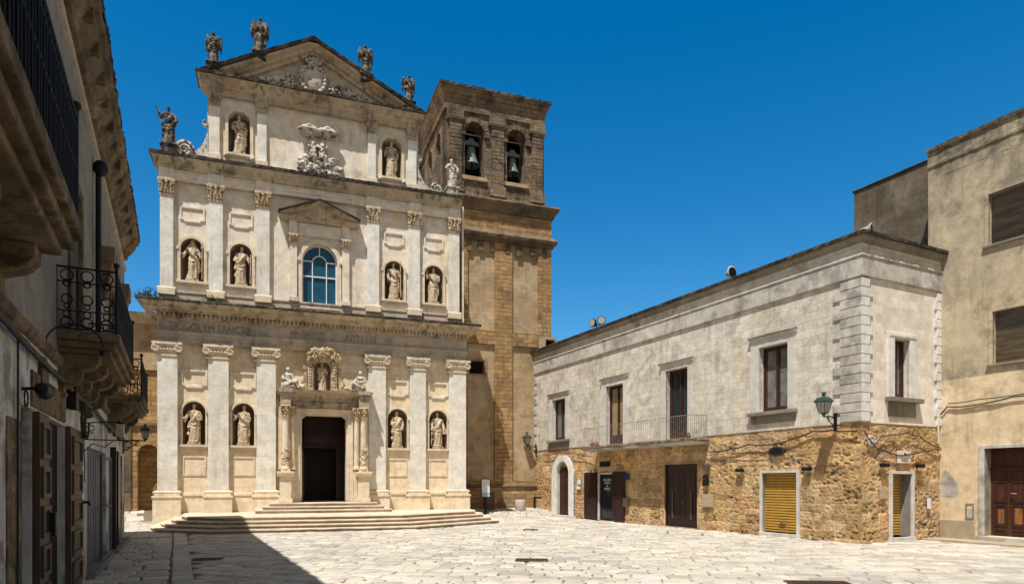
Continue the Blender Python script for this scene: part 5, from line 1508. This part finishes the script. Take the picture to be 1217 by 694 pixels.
statue('tall winged angel statue halfway up the left slope of the pediment', 3.10, .1, 21.05, 13, an, mir(dn_), m_statued, 1.65, GA, plinth=.35, wings=True, beard=False, knee=-1)
statue('winged angel statue halfway down the right slope of the pediment', 7.85, .1, 21.02, 14, an, mir(an), m_statued, 1.5, GA, plinth=.35, wings=True, beard=False)
statue('small winged angel statue on the pediment corner beside the tower', 9.92, .1, 20.15, 15, dn_, mir(an), m_statued, 1.4, GA, plinth=.3, wings=True, beard=False, knee=-1)
statue('pale statue with bent arms on the middle cornice in front of the tower', 12.12, .0, 16.22, 16, ((-.36, .02, 1.2), (-.14, .2, 1.05)), mir(((-.36, .04, 1.25), (-.3, .16, 1.0))), m_relief, 1.5, GA, plinth=.42, pw=.28)
statue('slender crowned figure in the tabernacle above the church door', 5.84, .0, 6.175, 17, ((-.26, .08, 1.12), (-.05, .22, 1.15)), mir(((-.28, .08, 1.15), (-.22, .22, 1.3))), m_statue, 1.3, None, plinth=.06, pw=.2, crown=True, beard=False)

def seated(label, u, s, seed):
    t = at_face('statue', label, 'statue', 'CH', u, .42, 6.16, 'reclining figures on the portal')
    m = M()
    m.ball((0, .0, .18), (.34, .22, .2), 14, 9); m.ball((s * .22, .08, .12), (.26, .2, .14), 12, 8)
    m.tube([(0, 0, .25), (-s * .04, .02, .45), (-s * .05, .03, .66)], [.16, .14, .15], 12)
    m.ball((-s * .05, .02, .68), (.17, .10, .08), 12, 8); m.tube([(-s * .05, .03, .7), (-s * .05, .04, .8)], [.05, .045], 8)
    m.ball((-s * .05, .05, .88), (.075, .085, .1), 12, 9); m.ball((-s * .05, .135, .875), (.013, .02, .024), 7, 5); m.ball((-s * .05, .02, .92), (.085, .085, .075), 10, 7)
    for sd_ in (-1, 1):
        e = Vector((-s * .05 + sd_ * .24, .08, .48)); h_ = Vector((s * .16 + sd_ * .10, .22, .36 + .05 * sd_)); m.tube([(-s * .05 + sd_ * .16, .02, .68), e], [.065, .055], 9); m.ball(e, .055, 8, 6); m.tube([e, h_], [.052, .032], 9); m.ball(h_, (.035, .03, .035), 8, 6)
        for q in range(4): m.tube([h_ + Vector((.015 * (q - 1.5), 0, 0)), h_ + Vector((s * .02 + .017 * (q - 1.5), .04, -.03))], [.012, .009], 5)
        m.tube([h_, h_ + Vector((-s * .03, .02, .03))], [.013, .009], 5)
    for sd_ in (-1, 1):
        k = Vector((s * .3, .16 + .08 * sd_, .34)); m.tube([(s * .02, .05 + .08 * sd_, .22), k], [.13, .10], 10); m.ball(k, .1, 9, 7); m.tube([k, (s * (.34 + .06 * sd_), .24 + .06 * sd_, .05)], [.09, .05], 9); m.ball((s * (.34 + .06 * sd_), .30 + .06 * sd_, .04), (.04, .08, .035), 8, 6)
    me = remesh(m, .02, 2)
    nn = [v.normal.copy() for v in me.vertices]
    for v in me.vertices:
        x, y, z = v.co; f = noise.noise((x * 12 + seed, y * 12, z * 6)) * (.02 if z < .7 else 0); d = nn[v.index] * f
        v.co = Vector(((x + d.x) * 1.0, -(y + d.y), z + d.z))
    me.flip_normals(); me.polygons.foreach_set('use_smooth', [True] * len(me.polygons))
    put(me, 'body', m_relief, t)
    rk = M(tID); r = random.Random(seed)
    for k in range(7): rk.ball((s * (.1 + .08 * k), -.02, .12), (.12, .12, .1 + .06 * r.random()), 8, 6)
    rk.out('drapery', m_statue, t, True)
seated('seated pale figure on the left end of the portal entablature', 4.36, 1, 21)
seated('seated figure leaning outward on the right end of the portal entablature', 7.50, -1, 22)

# relief of the top storey
t = at_face('relief_sculpture', 'weathered carved group with two figures under shell canopies in the centre of the top storey', 'relief', 'CH', 5.72, ZT, 16.45)
r = random.Random(4); m = M()
for k in range(46):
    m.ball((r.uniform(-.95, 1.0), r.uniform(0, .22), r.uniform(0, .38)), (r.uniform(.1, .2), r.uniform(.08, .16), r.uniform(.07, .15)), 8, 6)
for k in range(26):
    m.ball((r.uniform(-.85, .75), r.uniform(.02, .2), r.uniform(.35, .75)), (r.uniform(.1, .2), .12, r.uniform(.07, .16)), 8, 6)
for x in (-.28, .12):
    m.tube([(x, .16, .7), (x, .18, 1.1), (x, .17, 1.4)], [.17, .14, .13], 12); m.ball((x, .17, 1.45), (.17, .11, .09), 10, 7); m.ball((x, .22, 1.62), (.085, .095, .11), 12, 9)
    for s in (-1, 1): m.tube([(x + s * .15, .18, 1.42), (x + s * .22, .24, 1.2), (x + s * .08, .34, 1.12)], [.06, .05, .035], 8)
me = remesh(m, .026, 1)
nn = [v.normal.copy() for v in me.vertices]
for v in me.vertices:
    x, y, z = v.co; f = noise.noise((x * 9, y * 9, z * 9)) * .04; d = nn[v.index] * f; v.co = Vector((x + d.x, -(y + d.y), z + d.z))
me.flip_normals(); put(me, 'figures', m_relief, t)
for s, x in ((-1, -.45), (1, .35)):
    m = M()
    for k in range(9):
        a = (k - 4) / 4; m.tube([(x, .3, 1.72), (x + a * .30, .42, 1.9 + .06 * (1 - a * a)), (x + a * .52, .36, 1.98 - .1 * abs(a))], [.05, .07, .05], 7)
    m.tube([(x - .5, .3, 1.85), (x, .4, 2.08), (x + .5, .3, 1.85)], [.06, .09, .06], 8); m.ball((x, .15, 1.85), (.46, .26, .2), 12, 8); m.ball((x + .2, .25, 1.98), (.2, .2, .14), 9, 6); m.ball((x - .22, .28, 1.95), (.2, .2, .15), 9, 6)
    o = put(remesh(m, .028, 1), 'canopy', m_relief, t)
    for v in o.data.vertices: v.co.y = -v.co.y
    o.data.flip_normals()

bpy.data.scenes.remove(WORK)
# ------------------------------------------------------------------ bells
for c, lab, k in ((14.505, 'green bronze bell in the left arch of the belfry', 1.0), (17.055, 'smaller bronze bell in the right arch of the belfry', .85)):
    t = thing('bell', lab, 'bell', FCH.w(c, 4.75, 21.35 if k == 1 else 21.1), ACH, 'bells hanging in the belfry')
    m = M(); m.lathe([(.06, -.0), (.2, -.02), (.25, -.08), (.27, -.3), (.30, -.55), (.36, -.78), (.47, -.98), (.50, -1.06), (.47, -1.07), (.38, -.95), (.25, -.5), (.05, -.1)], (0, 0, 0), 24)
    for v in range(len(m.v)): m.v[v] = tuple(x * k for x in m.v[v])
    m.out('bell_body', m_bronze, t, True)
    y = M(tID); y.prism([(-.5, .12), (.5, .12), (.42, .3), (.2, .36), (.1, .52), (-.1, .52), (-.2, .36), (-.42, .3)], -.08, .08)
    for s in (-1, 1): y.tube([(s * .06, 0, 0), (s * .1, 0, .08), (s * .06, 0, .14)], .025, 6)
    y.out('yoke', m_bronze, t); M(tID).tube([(-.62, 0, .22), (.62, 0, .22)], .035, 8).out('axle', m_blk, t)
    M().tube([(0, 0, -.3 * k), (.05, 0, -1.12 * k)], .02, 6).ball((.05, 0, -1.15 * k), .07).out('clapper', m_blk, t)
for c in (14.505, 17.055):
    t = thing('belfry_beam', 'pale horizontal tie bar above the %s bell' % ('left' if c < 15 else 'right'), 'beam', FCH.w(c, 4.5, 21.95), ACH, 'tie bars in the belfry arches')
    M(tID).box(-.62, .62, -.03, .03, -.035, .035).out('beam', m_railg, t, bevel=.008)

# ------------------------------------------------------------------ lamps
def lantern(label, face, u, z, reach=.55, sc=1.0):
    t = at_face('wall_lantern', label, 'lantern', face, u, 0.07, z, 'old-style wall lanterns')
    a = M(tID); a.box(-.05, .05, -.02, .02, -.18, .38)
    a.tube([(0, .0, .22), (0, reach * .5, .26), (0, reach, .24)], .02, 7); a.tube([(0, .02, -.1), (0, reach * .25, .0), (0, reach * .55, .12), (0, reach * .7, .25)], .016, 6)
    for (o, zz, r_) in ((.12, .12, .09), (reach * .62, .16, .07), (.1, -.02, .06)):
        a.tube([(0, o + r_ * math.cos(k * .6), zz + r_ * math.sin(k * .6)) for k in range(10)], .011, 5)
    a.out('bracket', m_blk, t)
    h = M(lambda x, o, zz: (x * sc, -(o + 0) * sc - reach, zz * sc + .24))
    h.lathe([(.03, .0), (.05, .04), (.10, .09), (.11, .12)], n=4)
    g = M(lambda x, o, zz: (x * sc, -o * sc - reach, zz * sc + .24))
    def ring4(r_, z_): return [(r_ * math.cos(math.pi / 4 + k * math.pi / 2), r_ * math.sin(math.pi / 4 + k * math.pi / 2), z_) for k in range(4)]
    b, tp = ring4(.155, .13), ring4(.27, .52)
    for k in range(4):
        h.tube([b[k], tp[k]], .014, 5); h.tube([b[k], b[(k + 1) % 4]], .014, 5); h.tube([tp[k], tp[(k + 1) % 4]], .016, 5)
        mb = tuple((b[k][j] + b[(k + 1) % 4][j]) / 2 for j in range(3)); mt = tuple((tp[k][j] + tp[(k + 1) % 4][j]) / 2 for j in range(3)); h.tube([mb, mt], .007, 4)
    h.add(ring4(.33, .51) + ring4(.34, .55) + ring4(.22, .68) + ring4(.08, .72), [(l * 4 + k, l * 4 + (k + 1) % 4, l * 4 + 4 + (k + 1) % 4, l * 4 + 4 + k) for l in range(3) for k in range(4)] + [(12, 13, 14, 15), (3, 2, 1, 0)])
    h.lathe([(.05, .72), (.045, .80), (.09, .82), (.08, .86), (.02, .90)], n=10)
    h.out('lantern_frame', m_green, t)
    g.add(ring4(.15, .135) + ring4(.262, .505), [(k, (k + 1) % 4, 4 + (k + 1) % 4, 4 + k) for k in range(4)])
    g.out('lantern_glass', m_lampg, t)
lantern('dark green glass lantern on a scroll bracket beside the white quoins of the corner house', 'RF', .86, 3.74, .55, .88)
lantern('distant green lantern on the quoins at the church end of the corner house', 'RF', 20.75, 3.75, .6, .95)
lantern('grey lantern hanging at the far end of the shaded left house', 'LB', 24.6, 3.0, .62, .62)
t = at_face('wall_lantern', 'small pale box lantern on a scrolled arm on the shaded left wall', 'lantern', 'LB', 15.2, 0, 3.05)
m = M(tID); m.tube([(0, 0, 0), (0, .6, .05)], .012, 5); m.tube([(.0, .0, -.2)] + [(0, .1 + .08 * math.cos(k * .7), -.12 + .08 * math.sin(k * .7)) for k in range(9)], .01, 5); m.out('arm', m_blk, t)
M(tID).box(-.07, .07, .53, .67, -.25, .0).out('lamp_box', m_lampg, t, bevel=.01); M(tID).frustum(-.05, .05, .54, .66, .0, .04, -.02, -.02).out('cap', m_blk, t)

def downlight(label, face, u, z):
    t = at_face('wall_light', label, 'wall light', face, u, .03, z, 'small black wall lights')
    M(tID).box(-.17, .17, 0, .13, -.07, .05).out('housing', m_blk, t, bevel=.015); M(tID).box(-.05, .05, -.06, .0, -.05, .03).out('mount', m_blk, t); M(tID).box(-.14, .14, .02, .11, -.078, -.071).out('lens', m_lampg, t)
downlight('black half-box wall light left of the ochre roller shutter', 'RF', 4.9, 2.36)
downlight('black half-box wall light right of the ochre roller shutter under the lantern', 'RF', 1.93, 2.36)
downlight('black wall light left of the small side shutter door', 'RS', .98, 2.45)
downlight('black wall light right of the small side shutter door', 'RS', 2.80, 2.45)

def plaque(label, face, u, z, w_, h_, mat, name='sign', cat='sign', o=.03, th=.03, extra=None):
    t = at_face(name, label, cat, face, u, o, z)
    M(tID).box(-w_ / 2, w_ / 2, 0, th, -h_ / 2, h_ / 2).out('board', mat, t, bevel=.006)
    M(tID).box(-w_ * .3, w_ * .3, -o - .03, .0, -h_ * .3, h_ * .3).out('mount', m_blk, t)
    if extra: extra(t)
    return t
t = at_face('sign', 'dark oval sign board above the ochre roller shutter', 'sign', 'RF', 3.22, .03, 2.99)
el = [(.36 * math.cos(2 * math.pi * k / 28), .17 * math.sin(2 * math.pi * k / 28)) for k in range(28)]
M(tID).prism(el, 0, .04).out('board', m_blk, t); M(tID).ring([(x * .86, z * .8) for x, z in el], [(x * .93, z * .9) for x, z in el], .038, .05).out('border', m_brwn, t)
M(tID).box(-.2, .2, -.05, 0, -.06, .06).out('mount', m_blk, t)
plaque('dark rectangular sign over the open shop door under the balcony', 'RF', 13.75, 2.80, .85, .26, m_blk)
plaque('navy blue square plaque right of the open shop door', 'RF', 12.0, 2.18, .42, .30, m_blue)
plaque('brown plaque at the upper right of the large dark double door', 'RF', 6.7, 2.5, .40, .24, m_brwn)
plaque('small dark box low on the wall right of the open shop door', 'RF', 12.0, .95, .34, .42, m_rust, 'utility_box', 'box', .02, .1)
plaque('tan meter cabinet low beside the large dark double door', 'RF', 6.62, 1.18, .62, .52, m_plinth, 'meter_cabinet', 'cabinet', .02, .04)
t = at_face('letter_box', 'arched dark letter box right of the large double door', 'letter box', 'RF', 6.72, .02, 2.0)
M(tID).prism(arch(-.13, .13, -.24, .22, 10), 0, .1).out('box', m_blk, t); M(tID).box(-.09, .09, .1, .108, .02, .05).out('slot', m_rust, t)
plaque('upper small white plaque right of the arched door', 'RF', 16.1, 1.92, .30, .26, m_white2)
plaque('lower small white plaque right of the arched door', 'RF', 16.15, 1.62, .34, .16, m_white2)
def bird(t):
    el = [(.03 + .05 * math.cos(k * .45), .09 + .035 * math.sin(k * .45)) for k in range(14)]
    M(tID).prism(el, .035, .042).prism([(.06, .07), (.11, .02), (.08, .09)], .035, .042).out('emblem', m_blk, t)
    M(tID).box(-.2, .2, .032, .04, -.06, -.045).box(-.2, .17, .032, .04, -.10, -.085).box(-.15, .2, .032, .04, -.14, -.125).out('lettering', m_lead, t)
plaque('small white sign with a black emblem above the side shutter door', 'RS', 2.02, 2.72, .66, .40, m_rsp, 'sign', 'sign', .03, .03, bird)
plaque('ochre tile plaque left of the side shutter door', 'RS', .98, 1.55, .32, .34, m_plinth, 'wall_tile', 'plaque', .02, .02)
plaque('white intercom plate right of the side shutter door', 'RS', 3.35, 1.2, .16, .34, m_white2, 'intercom', 'intercom', .02, .04)
t = at_face('junction_disc', 'round white fixture with cables high on the rubble corner wall', 'fixture', 'RS', .40, .02, 3.20)
M(tID).prism([(.17 * math.cos(2 * math.pi * k / 20), .17 * math.sin(2 * math.pi * k / 20)) for k in range(20)], 0, .05).out('disc', m_frame, t); M(tID).tube([(.11 * math.cos(k * .6), .055, .11 * math.sin(k * .6)) for k in range(11)], .014, 5).out('rim', m_sill, t); M(tID).box(-.08, .08, -.06, 0, -.08, .08).out('mount', m_blk, t)
plaque('small white house-number tile on the shaded left wall beside the wooden door', 'LB', 14.7, 1.75, .24, .36, m_white2, 'number_tile', 'plaque', .02, .02)
plaque('dark utility box high on the shaded left wall below the string course', 'LB', 13.0, 3.32, .3, .45, m_blk, 'utility_box', 'box', .02, .12)
t = at_face('wall_vent', 'oval dark vent on the shaded left wall', 'vent', 'LB', 10.65, .02, 3.3)
M(tID).prism([(.26 * math.cos(2 * math.pi * k / 20), .26 * math.sin(2 * math.pi * k / 20)) for k in range(20)], -.01, .03).out('cover', m_rust, t)
# wall hardware of the left house
t = at_face('hoop_bracket', 'curved iron arm above the string course of the shaded left house', 'bracket', 'LB', 11.0, 0, 3.75)
M(tID).tube([(0, .33 - .34 * math.cos(k * .314), .05 + .3 * math.sin(k * .314)) for k in range(11)], .012, 6).ball((0, .66, -.03), .04).out('arm', m_blk, t)
t = at_face('spotlight', 'black spotlight on a ring beside the stone lintel of the left house', 'spotlight', 'LB', 9.4, 0, 2.98)
M(tID).tube([(0, 0, 0), (0, .18, .02)], .02, 6).out('arm', m_blk, t); M(lambda x, o, z: (z, -o - .2, -x)).lathe([(.03, -.12), (.07, -.1), (.09, .1), (.1, .14)], n=12).out('head', m_blk, t)
M(tID).tube([(-.1 + .1 * math.cos(k * .6), .06, -.12 + .1 * math.sin(k * .6)) for k in range(12)], .01, 5).out('ring', m_blk, t)
t = at_face('cable_coil', 'looped black cable coil hanging on the left wall', 'cable coil', 'LB', 14.1, .05, 3.0)
M(tID).tube([(.2 * math.cos(k * .5), .02 + .004 * k, .32 * math.sin(k * .5)) for k in range(26)], .018, 6).tube([(0, .03, .3), (0, .03, -.3)], .012, 5).out('coil', m_cable, t)
t = at_face('iron_bracket', 'scrolled iron sign bracket on the left wall between the doors', 'bracket', 'LB', 15.0, 0, 2.72)
b = M(tID).tube([(0, 0, 0), (0, .8, 0)], .012, 5).tube([(0, .0, -.25), (0, .15, -.08), (0, .35, -.14), (0, .5, -.02)], .01, 5); b.out('arm', m_blk, t)

def cable(label, face, pts, r=.014, o=.05, name='cable', seed=0):
    rr_ = random.Random(seed)
    q = []
    for (a, b) in zip(pts, pts[1:]):
        n = max(2, int(abs(b[0] - a[0]) / .25) + 2)
        for k in range(n):
            t_ = k / n; q.append((a[0] + (b[0] - a[0]) * t_, (a[2] if len(a) > 2 else o) + rr_.uniform(-.004, .012), a[1] + (b[1] - a[1]) * t_ - .03 * math.sin(math.pi * t_)))
    q.append((pts[-1][0], o, pts[-1][1]))
    f, tf, ang = FACE[face]
    m = M(tf); m.tube(q, r, 6)
    o_ = m.out(name, m_cable)
    o_.location = f.o; o_.rotation_euler = (0, 0, f.a)
    tag(o_, label, 'cable', 'cables strung along the walls'); return o_
cable('thick sagging cable bundle along the rubble wall between balcony and lantern', 'RF', [(6.5, 3.10), (5.4, 3.16), (4.5, 3.30), (3.6, 3.24), (2.6, 3.36), (1.7, 3.60), (1.0, 3.58), (.1, 3.50)], .026, .07, seed=1)
cable('thinner lower cable across the rubble wall left of the oval sign', 'RF', [(6.3, 3.02), (5.2, 3.05), (4.3, 2.98), (3.4, 3.02)], .011, .07, seed=2)
cable('cable running above the arched door and under the balcony', 'RF', [(19.8, 3.45), (18.2, 3.52), (16.8, 3.48), (15.4, 3.3), (14.9, 3.22)], .016, .1, seed=3)
cable('looping dark cables on the short side wall above the shutter door', 'RS', [(.05, 3.45), (.5, 3.08), (.62, 2.98), (1.0, 2.92), (1.55, 2.78), (2.2, 2.80), (3.0, 2.92), (3.7, 3.02), (3.98, 3.0)], .02, .07, seed=4)
cable('cable arching from the round fixture across the side wall', 'RS', [(.55, 3.1), (.85, 3.35), (1.4, 3.42), (2.1, 3.50), (2.8, 3.42), (3.3, 3.2), (3.98, 3.05)], .018, .07, seed=5)
cable('cables crossing the ochre wall of the tall house at first-floor height', 'FR', [(-.0 + .0, 4.15), (.25, 4.42), (1.0, 4.38), (2.2, 4.52), (5, 4.6)], .022, .06, seed=6)
cable('second thinner cable above the arched cables of the tall house', 'FR', [(.3, 4.52), (1.2, 4.55), (3.0, 4.62)], .016, .08, seed=7)
cable('thick cable bundle below the string course of the shaded left house', 'LB', [(3, 3.54), (8, 3.50), (12, 3.42), (16, 3.40), (20, 3.3), (26, 3.25)], .04, .08, seed=8)
cable('thin drooping cable hanging from the bundle on the shaded left wall', 'LB', [(14.6, 3.3), (14.75, 2.7), (14.9, 1.9)], .01, .04, seed=9)
cable('upright conduit beside the corner of the shaded left wall', 'LB', [(9.0, 3.5), (9.02, .3)], .012, .03, seed=10)
m = M(tRS); m.tube([(3.85, .05, 3.2), (3.85, .05, 4.2)], .03, 7); o_ = m.out('conduit', m_frame); o_.location = FK.o; o_.rotation_euler = (0, 0, AK); tag(o_, 'short pale vertical conduit at the inner corner between corner house and tall house', 'pipe')

# ------------------------------------------------------------------ roof fittings
def horn(label, t_, z, yaw, grp='round grey loudspeakers on the corner house roof'):
    t = thing('loudspeaker', label, 'loudspeaker', FK.w(.1 if yaw < 9 else 1.2, t_, z), 0, grp)
    m = M(lambda x, o, z_: (x, -o, z_)); m.tube([(0, 0, 0), (0, 0, .22)], .02, 6); m.out('stand', m_blk, t)
    h = M(lambda x, y, z_: (x * math.cos(yaw) - z_ * math.sin(yaw), x * math.sin(yaw) + z_ * math.cos(yaw) , .3 + y)); 
    h.lathe([(.22, .0), (.24, .02), (.2, .04), (.12, .18), (.09, .28), (.05, .32)], n=16)
    h.out('horn', m_band, t, True)
    g = M(lambda x, y, z_: (x * math.cos(yaw) - z_ * math.sin(yaw), x * math.sin(yaw) + z_ * math.cos(yaw) , .3 + y)); g.lathe([(.19, -.012), (.19, .0)], n=16); g.out('mouth', m_blk, t)
horn('round grey loudspeaker on the roof edge midway along the corner house', 5.45, 9.65, R(25))
t = thing('loudspeaker', 'grey loudspeaker at the front corner of the corner house roof beside the dark block', 'loudspeaker', FK.w(.75, .25, 9.66), R(-40), 'round grey loudspeakers on the corner house roof')
m = M(); m.tube([(0, 0, 0), (0, 0, .16)], .02, 6); m.out('stand', m_blk, t)
h = M(lambda x, y, z_: (z_, x, .25 + y)); h.lathe([(.05, -.3), (.09, -.26), (.11, -.1), (.19, .04), (.21, .05)], n=16); h.out('horn', m_band, t, True)
h = M(lambda x, y, z_: (z_, x, .25 + y)); h.lathe([(.17, .05), (.17, .062)], n=16); h.out('mouth', m_blk, t)
t = thing('floodlight', 'pair of round floodlights on the roof edge of the corner house near the tower', 'floodlight', FK.w(.05, 14.6, 9.62), R(-55))
m = M(); m.tube([(0, 0, 0), (0, 0, .3)], .03, 6); m.tube([(-.3, 0, .2), (.4, 0, .2)], .025, 6); m.out('stand', m_blk, t)
for x, yw in ((-.25, 0), (.35, .9)):
    h = M(lambda a, y, z_, x=x, yw=yw: (x + a * math.cos(yw) + z_ * math.sin(yw), a * math.sin(yw) - z_ * math.cos(yw), .38 + y)); h.lathe([(.08, -.16), (.19, -.06), (.22, .06), (.2, .07)], n=14); hd = h.out('lamp_head', m_blk, t)
    h = M(lambda a, y, z_, x=x, yw=yw: (x + a * math.cos(yw) + z_ * math.sin(yw), a * math.sin(yw) - z_ * math.cos(yw), .38 + y)); h.lathe([(.18, .06), (.18, .08)], n=14); h.out('lens', m_lampg, hd)
t = thing('roof_vent', 'small square chimney box at the far end of the corner house roof against the tower', 'chimney', FK.w(.3, 20.0, 9.55), AK)
M(tID).ring(rect(-.3, .3, .12, .55), rect(-.42, .42, .0, .68), -.3, .3).out('box', m_tpanel, t); M(tID).box(-.31, .31, -.2, -.1, .1, .56).out('flue', m_blk, t)

# ------------------------------------------------------------------ square furniture
ub = FCH.w(13.85, -.2)
gzb = gz(*FCH.w(14.6, 2.6).xy[:])
_p = FCH.w(14.5, 1.9, 0)
t = thing('information_board', 'upright white information board with blue lower edge at the foot of the tower', 'information board', (_p.x, _p.y, gz(_p.x, _p.y)), ACH - R(6))
M(tID).box(-.26, .26, -.03, .03, .88, 1.9).out('frame', m_blk, t, bevel=.008); M(tID).box(-.22, .22, .03, .036, 1.12, 1.86).out('panel', m_white2, t); M(tID).box(-.22, .22, .03, .037, .92, 1.10).out('lower_panel', plain('pale_blue_print', (.35, .5, .6), .5), t)
M(tID).box(-.05, .05, -.04, -.01, 0, 1.0).box(-.2, .2, -.12, .12, .1, .13).out('post', m_blk, t)
t = thing('cabinet', 'rusty brown metal cabinet standing behind the information board against the tower', 'cabinet', FCH.w(15.05, 3.0, .3), ACH)
M(tID).box(-.27, .27, -.2, .2, 0, 1.05).out('body', m_rust, t, bevel=.012); M(tID).ring(rect(-.22, .22, .08, .97), rect(-.25, .25, .05, 1.0), .2, .21).out('door', m_brwn, t)
t = thing('stone_bollard', 'short round pinkish stone bollard in front of the tower base', 'bollard', FCH.w(16.8, 2.7, .28), 0)
M().lathe([(.27, 0), (.29, .04), (.285, .3), (.29, .6), (.26, .64), (.1, .65)], n=22).out('drum', m_barrel, t, True)
t = thing('iron_post', 'black iron post with a short top arm at the corner between tower and corner house', 'post', FK.w(-.35, 20.4, .02), AK)
M(tID).box(-.05, .05, -.05, .05, 0, 1.05).box(-.05, .05, .05, .75, .97, 1.05).out('post', m_blk, t, bevel=.01)
t = thing('rubble_pile', 'low heap of whitewashed broken stones at the far end of the corner house', 'stones', FK.w(-.35, 21.3, .05), AK)
r = random.Random(9)
for k in range(9):
    s_ = r.uniform(.08, .2); m = M(tID); m.ball((r.uniform(-.35, .35), r.uniform(-.3, .3), s_ * .6 + r.uniform(0, .5) * (k % 3 == 0)), (s_, s_ * .8, s_ * .9), 7, 5); m.out('stone', m_rsq if k % 2 else m_rub if False else m_barrel, t)
def weeds(label, face, u, o, z, n, size, seed, grp='weeds growing on the church cornice'):
    t = at_face('weed', label, 'plant', face, u, o, z, grp)
    r = random.Random(seed); m = M(tID)
    for k in range(n):
        a = r.uniform(0, 6.28); d = r.uniform(0, .8) * size; h = r.uniform(.3, 1) * size * (1.1 - d / size * .6)
        x, oo = d * math.cos(a) * 1.3, d * math.sin(a) * .5
        for j in range(3):
            w_ = size * .05; b = r.uniform(0, 6.28); zz = h * (j + 1) / 3
            p = Vector((x + r.uniform(-.1, .1) * size, oo + r.uniform(-.1, .1) * size, zz)); q = Vector((math.cos(b), math.sin(b), r.uniform(.1, .9))) * size * .22; s = Vector((-math.sin(b), math.cos(b), 0)) * w_
            m.add([p, p + q * .5 + s, p + q, p + q * .5 - s], [(0, 1, 2, 3)])
    m.out('leaves', m_leaf, t)
    st_ = M(tID)
    for k in range(8):
        a = r.uniform(0, 6.28); st_.tube([(0, 0, 0), (size * .5 * math.cos(a), size * .25 * math.sin(a), size * .6)], .008, 4)
    st_.out('stems', m_leaf, t)
weeds('bushy green weed on the left end of the lower church cornice', 'CH', -1.35, .35, 9.74, 110, .5, 1)
weeds('green weed on the cornice below the second upper pilaster', 'CH', 1.1, .35, 9.74, 90, .42, 2)
weeds('dry tuft on the cornice edge at the far left corner', 'CH', -1.75, .3, 9.74, 30, .3, 3)
weeds('small tuft on the lower cornice between the first and second upper pilasters', 'CH', -.1, .45, 9.74, 30, .22, 31)
weeds('small tuft on the lower cornice below the third upper pilaster', 'CH', 3.3, .5, 9.74, 30, .2, 32)
weeds('small tuft near the right end of the lower church cornice', 'CH', 12.9, .4, 9.74, 26, .2, 33)
weeds('grass tuft on the tower ledge under the left bell', 'CH', 14.6, -3.7, 18.2, 40, .3, 4, 'weeds on the tower ledge')
weeds('grass tuft on the tower ledge under the right bell', 'CH', 17.0, -3.7, 18.2, 40, .3, 5, 'weeds on the tower ledge')
weeds('green weeds at the foot of the wall left of the arched door', 'RF', 19.7, .12, .02, 40, .22, 6, 'weeds at the wall foot')
for u, w_, lab in ((2.1, .13, 'tiny weed at the wall foot right of the ochre roller shutter'), (5.3, .16, 'small weed at the wall foot midway between roller shutter and dark double door'), (10.6, .15, 'small weed at the wall foot between the dark double door and the open shop door'), (16.2, .13, 'tiny weed at the wall foot below the two white plaques')):
    weeds(lab, 'RF', u, .1, .0, 14, w_, int(u * 7), 'weeds at the wall foot')
for u, o_, lab in ((6.0, 2.6, 'small green tuft in the paving joints in front of the ochre shutter'), (4.6, 2.2, 'tiny green tuft in the paving nearest the rubble corner')):
    weeds(lab, 'RF', u, o_, .0, 16, .12, int(u * 9), 'weeds in the paving joints')
def pot(label, u, s, col):
    t = at_face('flower_pot', label, 'flower pot', 'RF', u, .6, 3.602, 'small pots on the balcony')
    M().lathe([(.06 * s, 0), (.1 * s, .16 * s), (.11 * s, .18 * s), (.08 * s, .18 * s)], n=12).out('pot', col, t, True)
    r = random.Random(int(u * 10)); m = M(tID)
    for k in range(30):
        b = r.uniform(0, 6.28); p = Vector((r.uniform(-.06, .06), r.uniform(-.06, .06), .16 * s + r.uniform(0, .12))); q = Vector((math.cos(b), math.sin(b), .5)) * .08; q2 = Vector((-math.sin(b), math.cos(b), 0)) * .02
        m.add([p, p + q * .5 + q2, p + q, p + q * .5 - q2], [(0, 1, 2, 3)])
    m.out('plant', m_leaf, t)
m_terra = plain('terracotta', (.35, .14, .08), .8)
pot('terracotta pot at the far left end of the balcony', 14.0, 1.2, m_terra)
pot('second terracotta pot from the far left end of the balcony', 13.6, 1.0, m_terra)
pot('dark pot right of the right balcony door', 7.45, 1.1, m_rust)
pot('dark pot nearest the right end of the balcony', 7.1, 1.0, m_rust)
